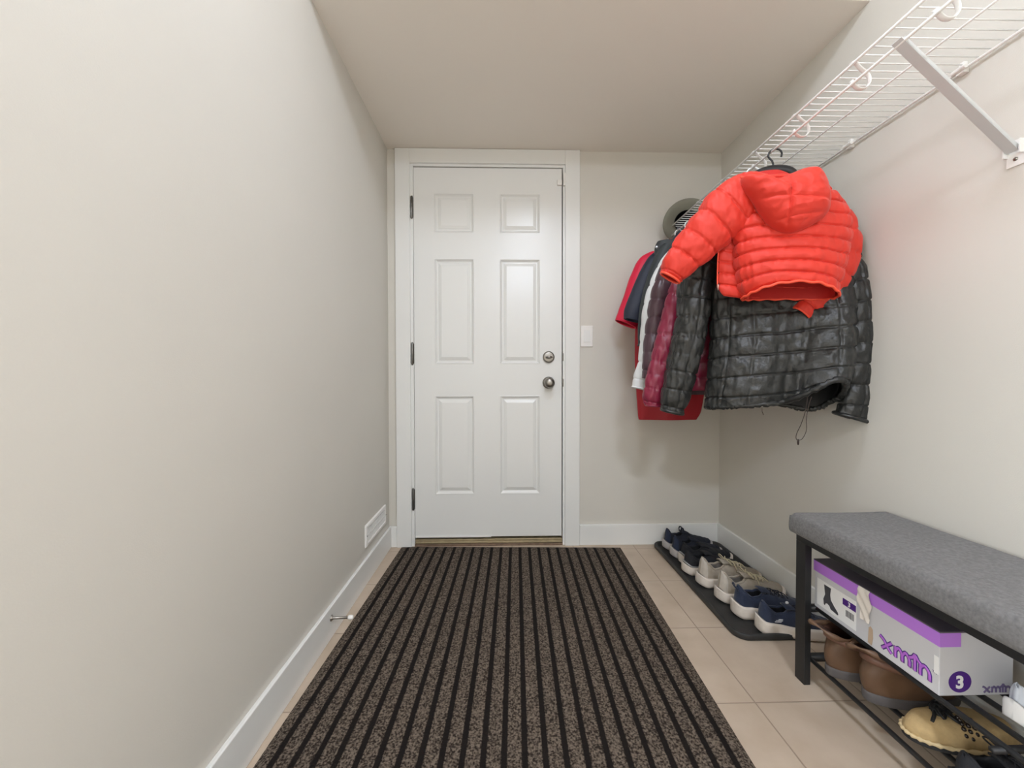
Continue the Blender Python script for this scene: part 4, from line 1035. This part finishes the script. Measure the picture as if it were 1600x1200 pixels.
# ---- boots on the lower rack
def boot(label, loc, rot, tilt=0.0, slouch=0.0):
    t = thing('ankle_boot', label, 'boot', loc, rot, None)
    def egg(z, xa, xb, w, dx=0): return (V3(((xa+xb)/2+dx, 0, z)), V3(((xb-xa)/2, 0, 0)), V3((0, w, 0)))
    R = [egg(.024, .0, .238, .037), egg(.040, -.006, .240, .040), egg(.058, -.008, .228, .041), egg(.076, -.006, .186, .040), egg(.094, .0, .135, .038), egg(.112, .006, .115, .036), egg(.124, .006, .112, .037), egg(.136, -.002, .112, .040)]
    def d(s, th, xl, P, tt): return .003*nz(P, 22, seed=slouch*10+3) + .004*nz(P, 45, fz=2.2, seed=5)*max(0, tt-.45)
    def wp(P, th, tt):
        k = max(0, tt-.55)/.45; return P + V3((-.030*k*k*(1+slouch), 0, .012*k*math.sin(th*2+slouch*4)))
    obj('boot_upper', loft(R, 72, 70, d, ex=2.15, warp=wp), M['leather'], t)
    obj('boot_lining', loft(R, 60, 20, None, ex=2.15, warp=wp, scale=.92, t0=.35, t1=1.0, capA=True, flip=True), M['leather_d'], t)
    # folded-over top cuff
    rim = ring_points(R, 1, 60, ex=2.15, warp=wp); bm = bmesh.new(); tube(bm, rim, [.005+.003*math.sin(i*.5) for i in range(60)], seg=8, closed=True); obj('top_cuff', bm, M['leather'], t)
    Rs = [egg(0, .004, .230, .034), egg(.002, -.002, .236, .039), egg(.012, -.003, .238, .041), egg(.024, -.002, .238, .041), egg(.027, .004, .232, .038)]
    obj('boot_sole', loft(Rs, 72, 14, None, ex=2.15, capA=True, capB=True), M['bootsole'], t)
    sp = ring_points(R, .66, 60, ex=2.15, warp=wp, scale=1.06); bm = bmesh.new(); tube(bm, [p+V3((0, 0, -.14*(p.x-.05))) for p in sp], .009, seg=10, closed=True, flat=.35, ref=V3((1, 0, 0))); 
    bm.free(); bm = bmesh.new(); n = 60; sp = [p+V3((0, 0, -.14*(p.x-.05))) for p in sp]; c0 = sum((p for p in sp), V3())/n
    rows = []
    for p in sp:
        o = (p-c0); o.z = 0; o.normalize(); rows.append([bm.verts.new(p+o*a+V3((0, 0, b))) for a, b in ((0, -.009), (.003, -.009), (.004, 0), (.003, .009), (0, .009))])
    for i in range(n):
        A, B = rows[i], rows[(i+1) % n]
        for k in range(4): bm.faces.new((A[k], A[k+1], B[k+1], B[k]))
    bmesh.ops.recalc_face_normals(bm, faces=bm.faces); obj('ankle_strap', bm, M['strap'], t)
RZ = .0825
boot('brown leather ankle boot nearest the bench leg, with strap and slouched top', (.932, -1.078, RZ), -.02, slouch=.35)
boot('brown leather ankle boot on the lower rack, second from the bench leg', (.958, -1.166, RZ), -.05, slouch=.1)
# tan moccasin with beads
def moccasin():
    t = thing('moccasin', 'tan suede moccasin with black lace and dark beads on the lower bench rack', 'shoe', (.956, -1.275, RZ), -.12)
    def egg(z, xa, xb, w): return (V3(((xa+xb)/2, 0, z)), V3(((xb-xa)/2, 0, 0)), V3((0, w, 0)))
    R = [egg(.010, .002, .225, .041), egg(.022, -.002, .225, .045), egg(.036, .004, .22, .044), egg(.050, .022, .215, .038), egg(.058, .05, .205, .028), egg(.061, .09, .18, .012)]
    obj('suede_upper', loft(R, 64, 40, lambda s, th, xl, P, tt: .003*nz(P, 30, seed=2), ex=2.2, capB=True), M['suede'], t)
    Rs = [egg(0, .002, .226, .040), egg(.003, -.004, .231, .046), egg(.012, -.004, .231, .046)]
    obj('sole', loft(Rs, 64, 8, None, ex=2.2, capA=True, capB=True), M['outsole'], t)
    rim = ring_points([egg(.016, -.004, .228, .0465)]*2, 0, 90, ex=2.2); bm = bmesh.new(); tube(bm, rim, [.0042+.0016*math.sin(i*2.2) for i in range(90)], seg=8, closed=True); obj('stitched_edge', bm, M['fleece'], t)
    bm = bmesh.new(); random.seed(8)
    for i in range(16):
        a = random.uniform(0, 2*PI); b = random.uniform(.2, 1); r = .018
        c = V3((.085, .0, .066)); p1 = c+V3((r*math.cos(a), r*math.sin(a)*1.2, .010*b)); p2 = c+V3((r*1.5*math.cos(a+.7), r*1.6*math.sin(a+.7), .006-.012*b))
        tube(bm, curve_pts([c, p1, p2, c+V3((.004*b, .004, .004))], 12), .0028, seg=6)
    tube(bm, curve_pts([(.085, 0, .066), (.065, .005, .066), (.052, -.008, .062), (.040, -.016, .052)], 10), .0035, seg=8)
    obj('black_lace', bm, M['blk_lin'], t)
    bm = bmesh.new()
    for i in range(14):
        a = i/13; c = V3((.090+.012*(i % 3), -.020-.020*a, .070-.030*a*a))
        bmesh.ops.create_uvsphere(bm, u_segments=10, v_segments=6, radius=.0046, matrix=Matrix.Translation(c))
    obj('beads', bm, M['beads'], t)
moccasin()
sneaker('sneaker', 'dark lace-up shoe on lower bench rack beyond the tan moccasin', (.94, -1.395, RZ), -.05, .225, M['black_k'], M['outsole'], M['shoein'], lace=M['black_k'], bow=True, soleh=(.02, .014))
sneaker('sneaker', 'pale white and blue sneaker at the right edge beside the shoe box', (1.03, -1.412, .2355), .06, .155, M['pale'], M['label'], M['greige_in'], lace=M['label'], soleh=(.034, .024), tallheel=.01)

# ================================================================== LIGHTS
def dome_light(x, y, z, r, es, label):
    t = thing('ceiling_light', label, 'ceiling light', (x, y, z))
    obj('light_base', LT((x, y, z), (0, 0, -1), [(0, 0), (r+.012, 0), (r+.012, .016), (r, .020), (0, .020)], 40), M['nickel'], t, world=True)
    g = M['glow'].copy(); g.node_tree.nodes['Principled BSDF'].inputs['Emission Strength'].default_value = es
    obj('glass_dome', LT((x, y, z), (0, 0, -1), [(r*.98, .020), (r*.97, .03), (r*.86, .055), (r*.62, .076), (r*.3, .088), (0, .091)], 40), g, t, world=True)
dome_light(.24, -1.40, ZH, .13, 76, 'frosted dome ceiling light in the hall just in front of the lowered ceiling')
dome_light(.28, -3.40, ZH, .17, 190, 'frosted dome ceiling light in the hall behind the camera')

al = bpy.data.lights.new('added_fill_light', 'AREA'); al.shape = 'RECTANGLE'; al.size = 1.45; al.size_y = 1.35; al.energy = 150; al.color = (.85, .93, 1)  # area lamp added as soft fill from the left rear, no known source
lo = bpy.data.objects.new('added_fill_light', al); COL.objects.link(lo); lo.location = (-2.99, -3.55, 1.45)
lo.rotation_euler = V3((1, .22, -.05)).to_track_quat('-Z', 'Y').to_euler()
w = bpy.data.worlds.new('w'); sc.world = w; w.use_nodes = True
w.node_tree.nodes['Background'].inputs[0].default_value = (.9, .9, 1, 1); w.node_tree.nodes['Background'].inputs[1].default_value = 1.0

# ================================================================== CAMERA
cam = bpy.data.cameras.new('camera'); co = bpy.data.objects.new('camera', cam); COL.objects.link(co)
cam.sensor_width = 36; cam.sensor_fit = 'HORIZONTAL'; cam.lens = FPX*36/1600; cam.clip_start = .02
m = Matrix((RX, UX, -FW)).transposed().to_4x4(); m.translation = CAM; co.matrix_world = m
sc.camera = co
sc.view_settings.view_transform = 'Standard'; sc.view_settings.look = 'None'; sc.view_settings.gamma = 1; sc.view_settings.exposure = -.23
sc.view_settings.use_curve_mapping = False
sc.cycles.max_bounces = 8; sc.cycles.diffuse_bounces = 6
